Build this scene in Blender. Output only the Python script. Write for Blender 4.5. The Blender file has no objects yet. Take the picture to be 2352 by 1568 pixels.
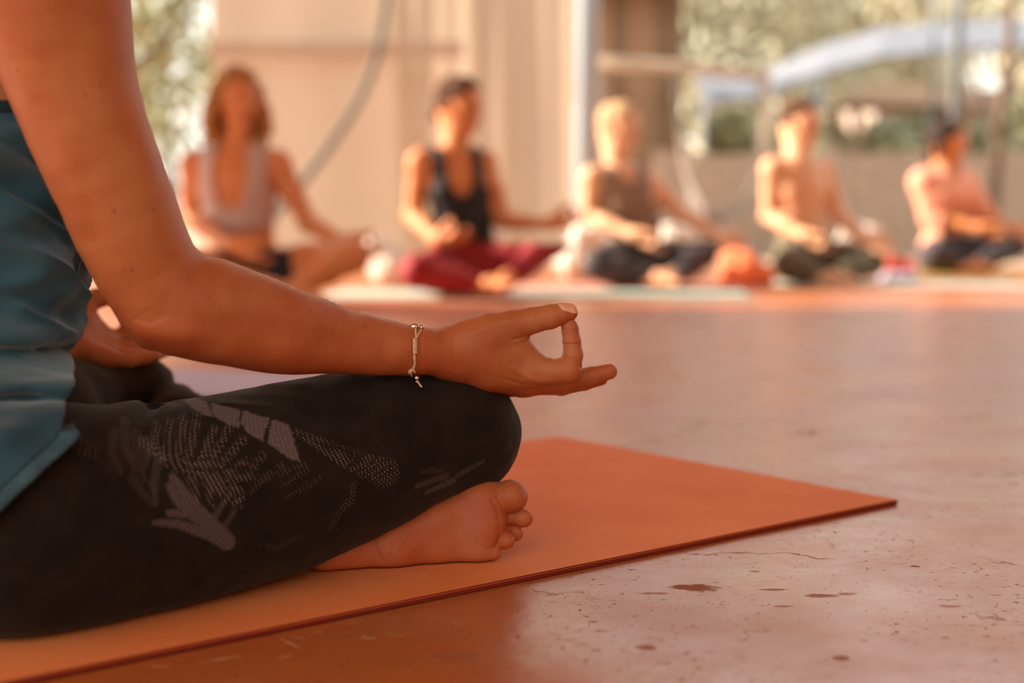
import bpy, bmesh, math, random
import numpy as np
from concurrent.futures import ThreadPoolExecutor
from mathutils import Vector, Matrix

random.seed(7)
POOL = ThreadPoolExecutor(4)
rng = np.random.RandomState(11)

# ------------------------------------------------------------------ camera
HC = 0.33                      # lens height above the floor
FPX = 3267.0                   # 50 mm on a 36 mm wide frame of 2352 px
HORIZON = 490.0
TH = math.atan((784.0 - HORIZON) / FPX)
CT, ST = math.cos(TH), math.sin(TH)

def W(px, py, Y):
    """world point seen at photo pixel (px, py) at world depth y = Y"""
    u = (px - 1176.0) / FPX
    v = -(py - 784.0) / FPX
    dx, dy, dz = u, CT + v * ST, -ST + v * CT
    t = Y / dy
    return np.array([dx * t, Y, HC + dz * t])

def G(px, py, z=0.0):
    u = (px - 1176.0) / FPX
    v = -(py - 784.0) / FPX
    dx, dy, dz = u, CT + v * ST, -ST + v * CT
    t = (z - HC) / dz
    return np.array([dx * t, dy * t, z])

cam_data = bpy.data.cameras.new('camera')
cam = bpy.data.objects.new('camera', cam_data)
bpy.context.scene.collection.objects.link(cam)
cam.location = (0, 0, HC)
cam.rotation_euler = (math.pi / 2 - TH, 0, 0)
cam_data.lens = 50.0
cam_data.sensor_width = 36.0
cam_data.sensor_fit = 'HORIZONTAL'
cam_data.clip_start = 0.02
cam_data.clip_end = 300
cam_data.dof.use_dof = True
cam_data.dof.focus_distance = 1.285
cam_data.dof.aperture_fstop = 2.5
bpy.context.scene.camera = cam

# ------------------------------------------------------------------ light
sc = bpy.context.scene
sc.view_settings.view_transform = 'Standard'
sc.view_settings.look = 'None'
sc.view_settings.exposure = 0.55
sc.view_settings.gamma = 1.0
sc.view_settings.use_curve_mapping = False

world = bpy.data.worlds.new('sky')
sc.world = world
world.use_nodes = True
wn = world.node_tree.nodes
wl = world.node_tree.links
wn.clear()
wout = wn.new('ShaderNodeOutputWorld')
wbg = wn.new('ShaderNodeBackground')
wtc = wn.new('ShaderNodeTexCoord')
wsep = wn.new('ShaderNodeSeparateXYZ')
wr = wn.new('ShaderNodeValToRGB')
wl.new(wtc.outputs['Generated'], wsep.inputs[0])
wl.new(wsep.outputs['Z'], wr.inputs[0])
wr.color_ramp.elements[0].position = 0.0
wr.color_ramp.elements[0].color = (1.0, 0.955, 0.82, 1)
wr.color_ramp.elements[1].position = 0.6
wr.color_ramp.elements[1].color = (0.82, 0.87, 0.88, 1)
wl.new(wr.outputs[0], wbg.inputs['Color'])
wbg.inputs['Strength'].default_value = 1.35
wl.new(wbg.outputs[0], wout.inputs['Surface'])

ROOF_Y = 6.2
SUN_DIR = Vector((-0.86, 0.16, 0.42)).normalized()      # towards the sun: low, from the left and slightly behind
sun_data = bpy.data.lights.new('sun', 'SUN')
sun_data.energy = 10.5
sun_data.color = (1.0, 0.86, 0.70)
sun_data.angle = math.radians(1.2)
sun = bpy.data.objects.new('sun', sun_data)
sc.collection.objects.link(sun)
sun.rotation_euler = SUN_DIR.to_track_quat('Z', 'Y').to_euler()
sun.location = (-20, 8, 12)

# ------------------------------------------------------------------ object helpers
COL = sc.collection

def tag(o, label=None, cat=None, group=None, kind=None):
    if label: o['label'] = label
    if cat: o['category'] = cat
    if group: o['group'] = group
    if kind: o['kind'] = kind
    return o

def empty(name, loc):
    o = bpy.data.objects.new(name, None)
    o.empty_display_size = 0.1
    o.location = loc
    COL.objects.link(o)
    return o

def link_mesh(name, me, mat, parent=None):
    o = bpy.data.objects.new(name, me)
    COL.objects.link(o)
    if mat: me.materials.append(mat)
    if parent is not None:
        bpy.context.view_layer.update()
        o.parent = parent
        o.matrix_parent_inverse = parent.matrix_world.inverted()
    return o

def np_mesh(name, V, F, smooth=True):
    """V n x 3, F m x 4 (quads)"""
    me = bpy.data.meshes.new(name)
    k = F.shape[1]
    me.vertices.add(len(V)); me.vertices.foreach_set('co', V.astype(np.float32).ravel())
    me.loops.add(F.size); me.loops.foreach_set('vertex_index', F.astype(np.int32).ravel())
    me.polygons.add(len(F))
    me.polygons.foreach_set('loop_start', np.arange(0, F.size, k, dtype=np.int32))
    me.polygons.foreach_set('loop_total', np.full(len(F), k, dtype=np.int32))
    if smooth: me.polygons.foreach_set('use_smooth', np.ones(len(F), dtype=bool))
    me.update(calc_edges=True)
    return me

def add_attr(me, name, vals):
    a = me.attributes.new(name, 'FLOAT', 'POINT')
    a.data.foreach_set('value', np.asarray(vals, dtype=np.float32))

def rebase(o, base):
    """move the object's origin to base, geometry stays"""
    base = Vector(base)
    o.data.transform(Matrix.Translation(-base))
    o.location = base
    bpy.context.view_layer.update()

# ------------------------------------------------------------------ material helpers
def mat(name, color, rough=0.6, spec=0.5, noise=None, bump=None, metallic=0.0, sss=0.0, sheen=0.0, trans=0.0, color2=None, coat=0.0):
    """noise=(scale, amount) mixes color to color2; bump=(scale, strength, distance)"""
    m = bpy.data.materials.new(name)
    m.use_nodes = True
    nt = m.node_tree; n = nt.nodes; l = nt.links
    b = n['Principled BSDF']
    b.inputs['Roughness'].default_value = rough
    b.inputs['Specular IOR Level'].default_value = spec
    b.inputs['Metallic'].default_value = metallic
    b.inputs['Coat Weight'].default_value = coat
    if sss:
        b.inputs['Subsurface Weight'].default_value = sss
        b.inputs['Subsurface Radius'].default_value = (0.012, 0.004, 0.002)
        b.inputs['Subsurface Scale'].default_value = 1.0
    if sheen:
        b.inputs['Sheen Weight'].default_value = sheen
        b.inputs['Sheen Roughness'].default_value = 0.5
    b.inputs['Base Color'].default_value = (*color, 1)
    tc = n.new('ShaderNodeTexCoord')
    if noise:
        nz = n.new('ShaderNodeTexNoise'); nz.inputs['Scale'].default_value = noise[0]
        nz.inputs['Detail'].default_value = 5
        l.new(tc.outputs['Object'], nz.inputs['Vector'])
        mx = n.new('ShaderNodeMix'); mx.data_type = 'RGBA'
        c2 = color2 or tuple(c * 0.6 for c in color)
        mx.inputs[6].default_value = (*color, 1); mx.inputs[7].default_value = (*c2, 1)
        mr = n.new('ShaderNodeMapRange')
        mr.inputs[1].default_value = 0.35; mr.inputs[2].default_value = 0.65
        mr.inputs[3].default_value = 0; mr.inputs[4].default_value = noise[1]
        l.new(nz.outputs['Fac'], mr.inputs[0]); l.new(mr.outputs[0], mx.inputs[0])
        l.new(mx.outputs[2], b.inputs['Base Color'])
    if bump:
        nb = n.new('ShaderNodeTexNoise'); nb.inputs['Scale'].default_value = bump[0]
        nb.inputs['Detail'].default_value = 4
        l.new(tc.outputs['Object'], nb.inputs['Vector'])
        bp = n.new('ShaderNodeBump'); bp.inputs['Strength'].default_value = bump[1]
        bp.inputs['Distance'].default_value = bump[2]
        l.new(nb.outputs['Fac'], bp.inputs['Height']); l.new(bp.outputs[0], b.inputs['Normal'])
    return m

class NB:
    """tiny node-building helper"""
    def __init__(self, m):
        self.m = m; self.n = m.node_tree.nodes; self.l = m.node_tree.links
        self.tc = self.n.new('ShaderNodeTexCoord')
        self.obj = self.tc.outputs['Object']
    def val(self, s, socket):
        if hasattr(s, 'is_linked') or isinstance(s, bpy.types.NodeSocket): self.l.new(s, socket)
        elif isinstance(s, (tuple, list)) and len(s) == 3 and socket.type == 'RGBA': socket.default_value = (*s, 1)
        else: socket.default_value = s
    def math(self, op, a, b=0.0, clamp=False):
        x = self.n.new('ShaderNodeMath'); x.operation = op; x.use_clamp = clamp
        self.val(a, x.inputs[0]); self.val(b, x.inputs[1]); return x.outputs[0]
    def noise(self, scale, detail=3, vec=None, dist=0.0, rough=0.5):
        x = self.n.new('ShaderNodeTexNoise'); x.inputs['Scale'].default_value = scale
        x.inputs['Detail'].default_value = detail; x.inputs['Distortion'].default_value = dist
        x.inputs['Roughness'].default_value = rough
        self.l.new(vec or self.obj, x.inputs['Vector']); return x.outputs['Fac']
    def voro(self, scale, vec=None, feature='F1', rnd=1.0):
        x = self.n.new('ShaderNodeTexVoronoi'); x.feature = feature; x.inputs['Scale'].default_value = scale
        x.inputs['Randomness'].default_value = rnd
        self.l.new(vec or self.obj, x.inputs['Vector']); return x.outputs['Distance']
    def mapr(self, s, a, b, c=0.0, d=1.0, smooth=True):
        x = self.n.new('ShaderNodeMapRange')
        if smooth: x.interpolation_type = 'SMOOTHSTEP'
        self.val(s, x.inputs[0]); x.inputs[1].default_value = a; x.inputs[2].default_value = b
        x.inputs[3].default_value = c; x.inputs[4].default_value = d; return x.outputs[0]
    def mix(self, f, a, b, mode='MIX'):
        x = self.n.new('ShaderNodeMix'); x.data_type = 'RGBA'; x.blend_type = mode
        self.val(f, x.inputs[0]); self.val(a, x.inputs[6]); self.val(b, x.inputs[7]); return x.outputs[2]
    def scale(self, v, loc=(0, 0, 0), rot=(0, 0, 0), vec=None):
        x = self.n.new('ShaderNodeMapping'); x.inputs['Location'].default_value = loc
        x.inputs['Scale'].default_value = v; x.inputs['Rotation'].default_value = rot
        self.l.new(vec or self.obj, x.inputs['Vector']); return x.outputs[0]
    def attr(self, name):
        x = self.n.new('ShaderNodeAttribute'); x.attribute_name = name; return x.outputs['Fac']
    def bump(self, h, strength, dist, target):
        x = self.n.new('ShaderNodeBump'); x.inputs['Strength'].default_value = strength
        x.inputs['Distance'].default_value = dist
        self.l.new(h, x.inputs['Height']); self.l.new(x.outputs[0], target)

# ------------------------------------------------------------------ implicit-surface modeller
CUT = 0.045

def smin(a, b, k):
    if a is None: return b
    if b is None: return a
    if k <= 0: return np.minimum(a, b)
    h = np.maximum(k - np.abs(a - b), 0) / k
    return np.minimum(a, b) - h * h * (k * 0.25)

class Cone:
    """rounded cone a->b; flat=(direction, factor) squashes (<1) or stretches (>1) its section"""
    def __init__(s, a, b, ra, rb, flat=None):
        s.a = np.array(a, np.float32); s.b = np.array(b, np.float32); s.ra = ra; s.rb = rb
        s.d = s.b - s.a; s.L = max(float(s.d @ s.d), 1e-12)
        s.flat = None
        if flat is not None:
            n = np.array(flat[0], np.float32); s.flat = (n / np.linalg.norm(n), float(flat[1]))
    def raw(s, P):
        v = P - s.a
        t = np.clip((v @ s.d) / s.L, 0, 1)
        q = v - t[:, None] * s.d
        r = s.ra + (s.rb - s.ra) * t
        d2 = np.einsum('ij,ij->i', q, q)
        if s.flat is not None:
            n, f = s.flat
            c = q @ n
            d2 = d2 + c * c * (1.0 / (f * f) - 1.0)
            return (np.sqrt(np.maximum(d2, 0)) - r) * min(f, 1.0)
        return np.sqrt(d2) - r
    def ev(s, P, c=None, R=0):
        if c is not None and s.raw(c)[0] - R > CUT: return None
        return s.raw(P)
    def box(s):
        m = max(s.ra, s.rb) * (max(1.0, s.flat[1]) if s.flat else 1.0)
        return np.minimum(s.a, s.b) - m, np.maximum(s.a, s.b) + m

class U:
    """smooth union"""
    def __init__(s, k, *ch): s.k = k; s.ch = ch
    def ev(s, P, c=None, R=0):
        o = None
        for x in s.ch: o = smin(o, x.ev(P, c, R), s.k)
        return o
    def box(s):
        B = [x.box() for x in s.ch]
        return np.min([b[0] for b in B], 0), np.max([b[1] for b in B], 0)

class Each:
    """every finger joined smoothly to the palm (k), the fingers kept apart (k2)"""
    def __init__(s, base, k, fingers, k2): s.base = base; s.k = k; s.f = fingers; s.k2 = k2
    def ev(s, P, c=None, R=0):
        b = s.base.ev(P, c, R); o = None
        for x in s.f: o = smin(o, smin(b, x.ev(P, c, R), s.k), s.k2)
        return o
    def box(s):
        B = [x.box() for x in (s.base, *s.f)]
        return np.min([b[0] for b in B], 0), np.max([b[1] for b in B], 0)

class Fn:
    """child field modified by fn(f, P); fn must keep culled (None) regions culled"""
    def __init__(s, ch, fn): s.c_ = ch; s.fn = fn
    def ev(s, P, c=None, R=0):
        f = s.c_.ev(P, c, R)
        return None if f is None else s.fn(f, P)
    def box(s):
        a, b = s.c_.box(); return a - 0.01, b + 0.01

def chain(pts, k=0.02, flat=None):
    """pts: [(point, r), ...]"""
    cs = [Cone(pts[i][0], pts[i + 1][0], pts[i][1], pts[i + 1][1], flat) for i in range(len(pts) - 1)]
    return U(k * .4, *cs)

def pchain(pts, k=0.02, flat=None):
    """pts in photo pixels: (px, py, Y, r)"""
    return chain([(W(p[0], p[1], p[2]), p[3]) for p in pts], k, flat)

def rchain(pts, k=0.02, flat=None, n=3):
    """pixel chain resampled to a smooth spine, no kinks"""
    q = [np.array([*W(p[0], p[1], p[2]), p[3]]) for p in pts]
    Q = [2 * q[0] - q[1]] + q + [2 * q[-1] - q[-2]]
    out = []
    for i in range(1, len(Q) - 2):
        for j in range(n):
            t = j / n
            out.append(0.5 * (2 * Q[i] + (Q[i + 1] - Q[i - 1]) * t + (2 * Q[i - 1] - 5 * Q[i] + 4 * Q[i + 1] - Q[i + 2]) * t * t + (3 * Q[i] - Q[i - 1] - 3 * Q[i + 1] + Q[i + 2]) * t ** 3))
    out.append(q[-1])
    return chain([(o[:3], float(o[3])) for o in out], k, flat)

def hash3(I, seed=0):
    x = (I[..., 0] * 73856093) ^ (I[..., 1] * 19349663) ^ (I[..., 2] * 83492791) ^ (seed * 2654435)
    x = (x ^ (x >> 13)) * 1274126177
    x = x & 0x7fffffff
    return ((x ^ (x >> 16)) & 0xffff).astype(np.float32) / 65535.0

def vnoise(P, s, seed=0):
    """value noise -1..1; s: frequency, scalar or 3-vector"""
    Q = P * np.asarray(s, np.float32)
    I = np.floor(Q).astype(np.int64); Fq = (Q - I).astype(np.float32)
    Fq = Fq * Fq * (3 - 2 * Fq)
    o = 0
    for dx in (0, 1):
        wx = Fq[:, 0] if dx else 1 - Fq[:, 0]
        for dy in (0, 1):
            wy = Fq[:, 1] if dy else 1 - Fq[:, 1]
            for dz in (0, 1):
                wz = Fq[:, 2] if dz else 1 - Fq[:, 2]
                o = o + wx * wy * wz * hash3(I + np.array([dx, dy, dz]), seed)
    return o * 2 - 1

def seg2(P2, a, b):
    a = np.array(a, np.float32); b = np.array(b, np.float32); d = b - a
    t = np.clip(((P2 - a) @ d) / max(float(d @ d), 1e-12), 0, 1)
    return np.linalg.norm(P2 - a - t[:, None] * d, axis=1), t

def crease(P, pts, Y, depth, width, ymax, lo=None):
    """groove (depth>0) or ridge along a pixel polyline that lies near depth Y, on the side y < ymax"""
    w = [W(x, y, Y)[[0, 2]] for x, y in pts]
    X = P[:, [0, 2]]
    o = np.zeros(len(P), np.float32)
    A = np.array(w); mn = A.min(0) - 3 * width; mx = A.max(0) + 3 * width
    s = (X[:, 0] > mn[0]) & (X[:, 0] < mx[0]) & (X[:, 1] > mn[1]) & (X[:, 1] < mx[1]) & (P[:, 1] < ymax)
    if not s.any(): return o
    Xs = X[s]; d = None
    for i in range(len(w) - 1):
        e, _ = seg2(Xs, w[i], w[i + 1]); d = e if d is None else np.minimum(d, e)
    o[s] = depth * np.exp(-(d / width) ** 2)
    return o

def polygonise(node, v, lo=None, hi=None, project=True):
    B = 8
    a, b = node.box()
    a = np.array(a) - 4 * v; b = np.array(b) + 4 * v
    if lo is not None: a = np.maximum(a, lo)
    if hi is not None: b = np.minimum(b, hi)
    i0 = np.floor(a / (v * B)).astype(int); i1 = np.ceil(b / (v * B)).astype(int)
    gx, gy, gz = [np.arange(i0[k], i1[k]) for k in range(3)]
    blk = np.stack(np.meshgrid(gx, gy, gz, indexing='ij'), -1).reshape(-1, 3)
    cen = ((blk + 0.5) * (v * B)).astype(np.float32)
    keep = []
    half = v * B * 0.87
    for s in range(0, len(blk), 200000):
        f = node.ev(cen[s:s + 200000])
        keep.append(np.abs(f) < half * 1.5 + 0.004)
    blk = blk[np.concatenate(keep)]
    C = 4
    ck = blk // C
    key = (ck[:, 0] + 5000) * 10 ** 8 + (ck[:, 1] + 5000) * 10 ** 4 + (ck[:, 2] + 5000)
    order = np.argsort(key, kind='stable'); blk = blk[order]; key = key[order]
    cuts = np.flatnonzero(np.diff(key)) + 1
    loc = np.stack(np.meshgrid(*[np.arange(B + 1)] * 3, indexing='ij'), -1).reshape(-1, 3)
    def pack(I): return ((I[..., 0] + 2 ** 19).astype(np.int64) << 40) | ((I[..., 1] + 2 ** 19).astype(np.int64) << 20) | (I[..., 2] + 2 ** 19).astype(np.int64)
    corners = [(x, y, z) for x in (0, 1) for y in (0, 1) for z in (0, 1)]
    eye = np.eye(3, dtype=np.float32)
    def work(grp):
        if len(grp) == 0: return None
        I = (grp[:, None, :] * B + loc[None]).reshape(-1, 3)
        P = (I * v).astype(np.float32)
        c = (P.min(0) + P.max(0)) / 2
        R = float(np.linalg.norm(P.max(0) - c))
        f = node.ev(P, c[None], R)
        if f is None: return None
        f = f.reshape(len(grp), B + 1, B + 1, B + 1)
        s = f < 0
        cnt = sum(s[:, x:x + B, y:y + B, z:z + B].astype(np.int8) for x, y, z in corners)
        m = (cnt > 0) & (cnt < 8)
        bi, cx, cy, cz = np.nonzero(m)
        if len(bi) == 0: return None
        acc = np.zeros((len(bi), 3), np.float32); num = np.zeros(len(bi), np.float32)
        val = {q: f[bi, cx + q[0], cy + q[1], cz + q[2]] for q in corners}
        for q in corners:
            for ax in range(3):
                if q[ax] == 1: continue
                r = list(q); r[ax] = 1; r = tuple(r)
                fa, fb = val[q], val[r]
                x = (fa < 0) != (fb < 0)
                t = np.where(x, fa / np.where(x, fa - fb, 1), 0)
                pt = np.array(q, np.float32)[None].repeat(len(bi), 0); pt[:, ax] += t
                acc += pt * x[:, None]; num += x
        base = grp[bi] * B + np.stack([cx, cy, cz], -1)
        V = ((base + acc / num[:, None]) * v).astype(np.float32)
        if project:
            e = v * 0.35
            R2 = R + 2 * v
            f0 = node.ev(V, c[None], R2)
            g = np.stack([node.ev(V + eye[k] * e, c[None], R2) - f0 for k in range(3)], 1) / e
            gg = np.maximum((g * g).sum(1), 0.2)
            V = V - g * np.clip(f0 / gg, -v * 0.7, v * 0.7)[:, None]
        qs = []
        for ax in range(3):
            sl = [slice(0, B)] * 3; sr = [slice(0, B)] * 3; sr[ax] = slice(1, B + 1)
            A_ = s[(slice(None), *sl)]; B_ = s[(slice(None), *sr)]
            bi2, ex, ey, ez = np.nonzero(A_ != B_)
            if len(bi2) == 0: continue
            flip = A_[bi2, ex, ey, ez]
            g = grp[bi2] * B + np.stack([ex, ey, ez], -1)
            u1, u2 = [(1, 2), (2, 0), (0, 1)][ax]
            o1 = np.zeros(3, int); o1[u1] = 1; o2 = np.zeros(3, int); o2[u2] = 1
            q = np.stack([g - o1 - o2, g - o2, g, g - o1], 1)
            q = np.where(flip[:, None, None], q, q[:, ::-1])
            qs.append(pack(q))
        return pack(base), V, (np.concatenate(qs) if qs else np.zeros((0, 4), np.int64))
    res = [r for r in POOL.map(work, np.split(blk, cuts)) if r is not None]
    vk = np.concatenate([r[0] for r in res]); vp = np.concatenate([r[1] for r in res]); qk = np.concatenate([r[2] for r in res])
    o = np.argsort(vk); vk = vk[o]; V = vp[o]
    j = np.searchsorted(vk, qk); j[j >= len(vk)] = 0
    ok = (vk[j] == qk).all(1)
    F = j[ok]
    return V, F

def join_vf(parts):
    Vs, Fs, n = [], [], 0
    for V, F in parts:
        Vs.append(V); Fs.append(F + n); n += len(V)
    return np.concatenate(Vs), np.concatenate(Fs)

def trace(node, px, py, y0, y1, off=0.0):
    """first surface of node along the photo ray through (px, py); off pushes it towards the lens"""
    Ys = np.linspace(y0, y1, 400)
    P = np.stack([W(px, py, Y) for Y in Ys[::20]]).astype(np.float32)
    ins = np.flatnonzero(node.ev(P) < .02)
    k0 = max(ins[0] * 20 - 20, 0) if len(ins) else 0
    Yf = Ys[k0:]
    prev = y0
    for s in range(0, len(Yf), 40):
        P = np.stack([W(px, py, Y) for Y in Yf[s:s + 40]]).astype(np.float32)
        i = np.flatnonzero(node.ev(P) < 0)
        if len(i):
            prev = Yf[max(s + i[0] - 1, 0)]; break
        prev = Yf[min(s + 39, len(Yf) - 1)]
    p = W(px, py, prev)
    d = np.array([0, 0, HC]) - p; d /= np.linalg.norm(d)
    return p + d * off

# ---- simple solid builders
def bm_obj(name, bm, m, parent=None, smooth=False):
    me = bpy.data.meshes.new(name); bm.to_mesh(me); bm.free()
    if smooth:
        me.polygons.foreach_set('use_smooth', np.ones(len(me.polygons), dtype=bool))
    return link_mesh(name, me, m, parent)

def tube_bm(bm, pts, rad, seg=10, cap=True):
    pts = [Vector(p) for p in pts]
    rings = []
    up = Vector((0.13, 0.21, 1)).normalized()
    for i, p in enumerate(pts):
        d = (pts[min(i + 1, len(pts) - 1)] - pts[max(i - 1, 0)]).normalized()
        if abs(d.dot(up)) > 0.98: up = Vector((1, 0.1, 0))
        s = d.cross(up).normalized(); t = s.cross(d).normalized()
        r = rad[i] if hasattr(rad, '__len__') else rad
        rings.append([bm.verts.new(p + (s * math.cos(a) + t * math.sin(a)) * r) for a in [2 * math.pi * k / seg for k in range(seg)]])
    for i in range(len(rings) - 1):
        for k in range(seg):
            bm.faces.new((rings[i][k], rings[i][(k + 1) % seg], rings[i + 1][(k + 1) % seg], rings[i + 1][k]))
    if cap:
        bm.faces.new(rings[0][::-1]); bm.faces.new(rings[-1])

def smooth_path(pts, n=8):
    """Catmull-Rom through the points"""
    P = [np.array(p, float) for p in pts]; P = [2 * P[0] - P[1]] + P + [2 * P[-1] - P[-2]]
    out = []
    for i in range(1, len(P) - 2):
        for k in range(n):
            t = k / n
            out.append(0.5 * (2 * P[i] + (P[i + 1] - P[i - 1]) * t + (2 * P[i - 1] - 5 * P[i] + 4 * P[i + 1] - P[i + 2]) * t * t + (3 * P[i] - P[i - 1] - 3 * P[i + 1] + P[i + 2]) * t ** 3))
    out.append(P[-2]); return out

def tube(name, pts, rad, m, parent=None, seg=10):
    bm = bmesh.new(); tube_bm(bm, pts, rad, seg); return bm_obj(name, bm, m, parent, True)

def ball(name, c, r, m, parent=None, scale=(1, 1, 1), seg=16):
    bm = bmesh.new()
    bmesh.ops.create_uvsphere(bm, u_segments=seg, v_segments=seg // 2 + 2, radius=r)
    bmesh.ops.scale(bm, vec=scale, verts=bm.verts); bmesh.ops.translate(bm, vec=Vector(c), verts=bm.verts)
    return bm_obj(name, bm, m, parent, True)

def box_bm(bm, lo, hi, bev=0.0):
    r = bmesh.ops.create_cube(bm, size=1.0)
    c = [(a + b) / 2 for a, b in zip(lo, hi)]; s = [b - a for a, b in zip(lo, hi)]
    bmesh.ops.scale(bm, vec=s, verts=r['verts']); bmesh.ops.translate(bm, vec=c, verts=r['verts'])
    if bev:
        bmesh.ops.bevel(bm, geom=[e for e in bm.edges if any(v in r['verts'] for v in e.verts)], offset=bev, segments=2, affect='EDGES')

def box(name, lo, hi, m, parent=None, bev=0.0):
    bm = bmesh.new(); box_bm(bm, lo, hi, bev); return bm_obj(name, bm, m, parent)
# ================================================================== materials
def skin_material(name, light, deep, fg=False):
    m = mat(name, light, rough=0.52, spec=0.35, sss=0.12 if fg else 0.0)
    b = NB(m); p = b.n['Principled BSDF']
    n1 = b.noise(14, 4); n2 = b.noise(45, 4)
    f = b.mapr(b.math('ADD', b.math('MULTIPLY', n1, 0.65), b.math('MULTIPLY', n2, 0.35)), 0.38, 0.66)
    c = b.mix(b.math('MULTIPLY', f, 0.75), light, deep)
    if fg:
        fr = b.math('MULTIPLY', b.mapr(b.voro(130), 0.10, 0.03), b.mapr(b.noise(20, 2), 0.60, 0.68))
        c = b.mix(b.math('MULTIPLY', fr, 0.35), c, (0.20, 0.045, 0.015))
        c = b.mix(b.math('MULTIPLY', b.attr('mole'), 0.6), c, (0.10, 0.018, 0.008))
        c = b.mix(b.attr('flush_shade'), c, (0.42, 0.062, 0.018))
        h = b.math('ADD', b.math('MULTIPLY', b.voro(900), 0.5), b.math('MULTIPLY', b.noise(350, 3), 0.8))
        b.bump(h, 0.42, 0.0009, p.inputs['Normal'])
    b.l.new(c, p.inputs['Base Color'])
    return m

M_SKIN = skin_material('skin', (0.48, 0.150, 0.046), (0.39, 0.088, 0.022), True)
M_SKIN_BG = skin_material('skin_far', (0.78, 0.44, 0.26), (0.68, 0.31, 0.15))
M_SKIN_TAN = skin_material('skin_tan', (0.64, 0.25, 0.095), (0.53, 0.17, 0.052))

def leggings_material():
    m = mat('printed_leggings', (0.030, 0.018, 0.013), rough=0.9, spec=0.12, sheen=0.10)
    b = NB(m); p = b.n['Principled BSDF']
    p.inputs['Sheen Tint'].default_value = (0.85, 0.62, 0.45, 1)
    base = b.mix(b.mapr(b.noise(30, 4), 0.35, 0.7), (0.018, 0.010, 0.007), (0.010, 0.006, 0.0045))
    grid = b.voro(1.0, vec=b.scale((400, 400, 400), rot=(0.1, 0.5, 0.2)), rnd=0.15)
    dots = b.mapr(grid, 0.42, 0.30)
    mesh_ = b.mapr(grid, 0.50, 0.34, 0.55, 1.0)
    c = b.mix(b.math('MULTIPLY', b.math('MULTIPLY', b.attr('leaf_dots'), dots), 0.85), base, (0.235, 0.152, 0.124))
    c = b.mix(b.math('MULTIPLY', b.math('MULTIPLY', b.attr('leaf_solid'), mesh_), 0.9), c, (0.175, 0.115, 0.108))
    b.l.new(c, p.inputs['Base Color'])
    h = b.math('ADD', b.math('MULTIPLY', b.noise(900, 2), 0.5), b.noise(120, 3))
    b.bump(h, 0.25, 0.001, p.inputs['Normal'])
    return m
M_LEG = leggings_material()

def shirt_material():
    m = mat('teal_jersey', (0.055, 0.13, 0.165), rough=0.85, spec=0.2, sheen=0.3)
    b = NB(m); p = b.n['Principled BSDF']
    c = b.mix(b.mapr(b.noise(9, 5), 0.35, 0.68), (0.036, 0.098, 0.128), (0.018, 0.052, 0.070))
    b.l.new(c, p.inputs['Base Color'])
    h = b.math('ADD', b.math('MULTIPLY', b.noise(1200, 2), 0.5), b.noise(160, 3))
    b.bump(h, 0.3, 0.001, p.inputs['Normal'])
    return m
M_SHIRT = shirt_material()
M_SHIRT_HEM = mat('teal_hem', (0.050, 0.095, 0.115), rough=0.9, spec=0.2, noise=(60, 0.8), bump=(500, 0.5, 0.001))
M_BIND = mat('dark_binding', (0.012, 0.026, 0.034), rough=0.9, spec=0.2, bump=(500, 0.4, 0.001))
M_CORD = mat('waxed_cord', (0.78, 0.48, 0.30), rough=0.6, noise=(300, 0.6), bump=(900, 0.5, 0.0005))
M_METAL = mat('steel_bead', (0.62, 0.52, 0.44), rough=0.22, metallic=1.0)
M_NAIL = mat('nail', (0.74, 0.33, 0.17), rough=0.28, spec=0.6)
M_HAIR_BROWN = mat('brown_hair', (0.10, 0.040, 0.016), rough=0.75, spec=.2, noise=(30, 0.7), bump=(90, 0.8, 0.01))
M_HAIR_BLOND = mat('blond_hair', (0.50, 0.24, 0.065), rough=0.7, spec=.2, noise=(25, 0.9), color2=(0.20, 0.075, 0.02), bump=(60, 0.9, 0.012))
M_HAIR_DARK = mat('dark_hair', (0.030, 0.014, 0.009), rough=0.7, spec=.2, bump=(60, 0.7, 0.01))
M_HAIR_LIGHT = mat('pale_hair', (0.62, 0.40, 0.22), rough=0.7, spec=.2, noise=(25, 0.6), bump=(60, 0.7, 0.01))
M_EYE_W = mat('eye_white', (0.30, 0.22, 0.18), rough=0.6)
M_LIP = mat('lip', (0.42, 0.09, 0.05), rough=0.5)

def mat_material():
    m = mat('orange_yoga_mat', (0.69, 0.175, 0.045), rough=0.75, spec=0.22)
    b = NB(m); p = b.n['Principled BSDF']
    fine = b.noise(1.0, 3, vec=b.scale((900, 90, 90), rot=(0, 0, -0.64)))
    c = b.mix(b.mapr(b.noise(7, 4), 0.35, 0.7), (0.80, 0.245, 0.075), (0.75, 0.20, 0.055))
    c = b.mix(b.math('MULTIPLY', b.mapr(fine, 0.35, 0.7), 0.3), c, (0.69, 0.175, 0.045))
    b.l.new(c, p.inputs['Base Color'])
    h = b.math('ADD', b.math('MULTIPLY', fine, 0.6), b.math('MULTIPLY', b.voro(700), 0.8))
    b.bump(h, 0.35, 0.0008, p.inputs['Normal'])
    return m
M_MAT = mat_material()
M_MAT_EDGE = mat('mat_edge_shade', (0.20, 0.022, 0.010), rough=0.9, spec=0.1)  # shade on the mat's sides, painted in as a darker red

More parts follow.
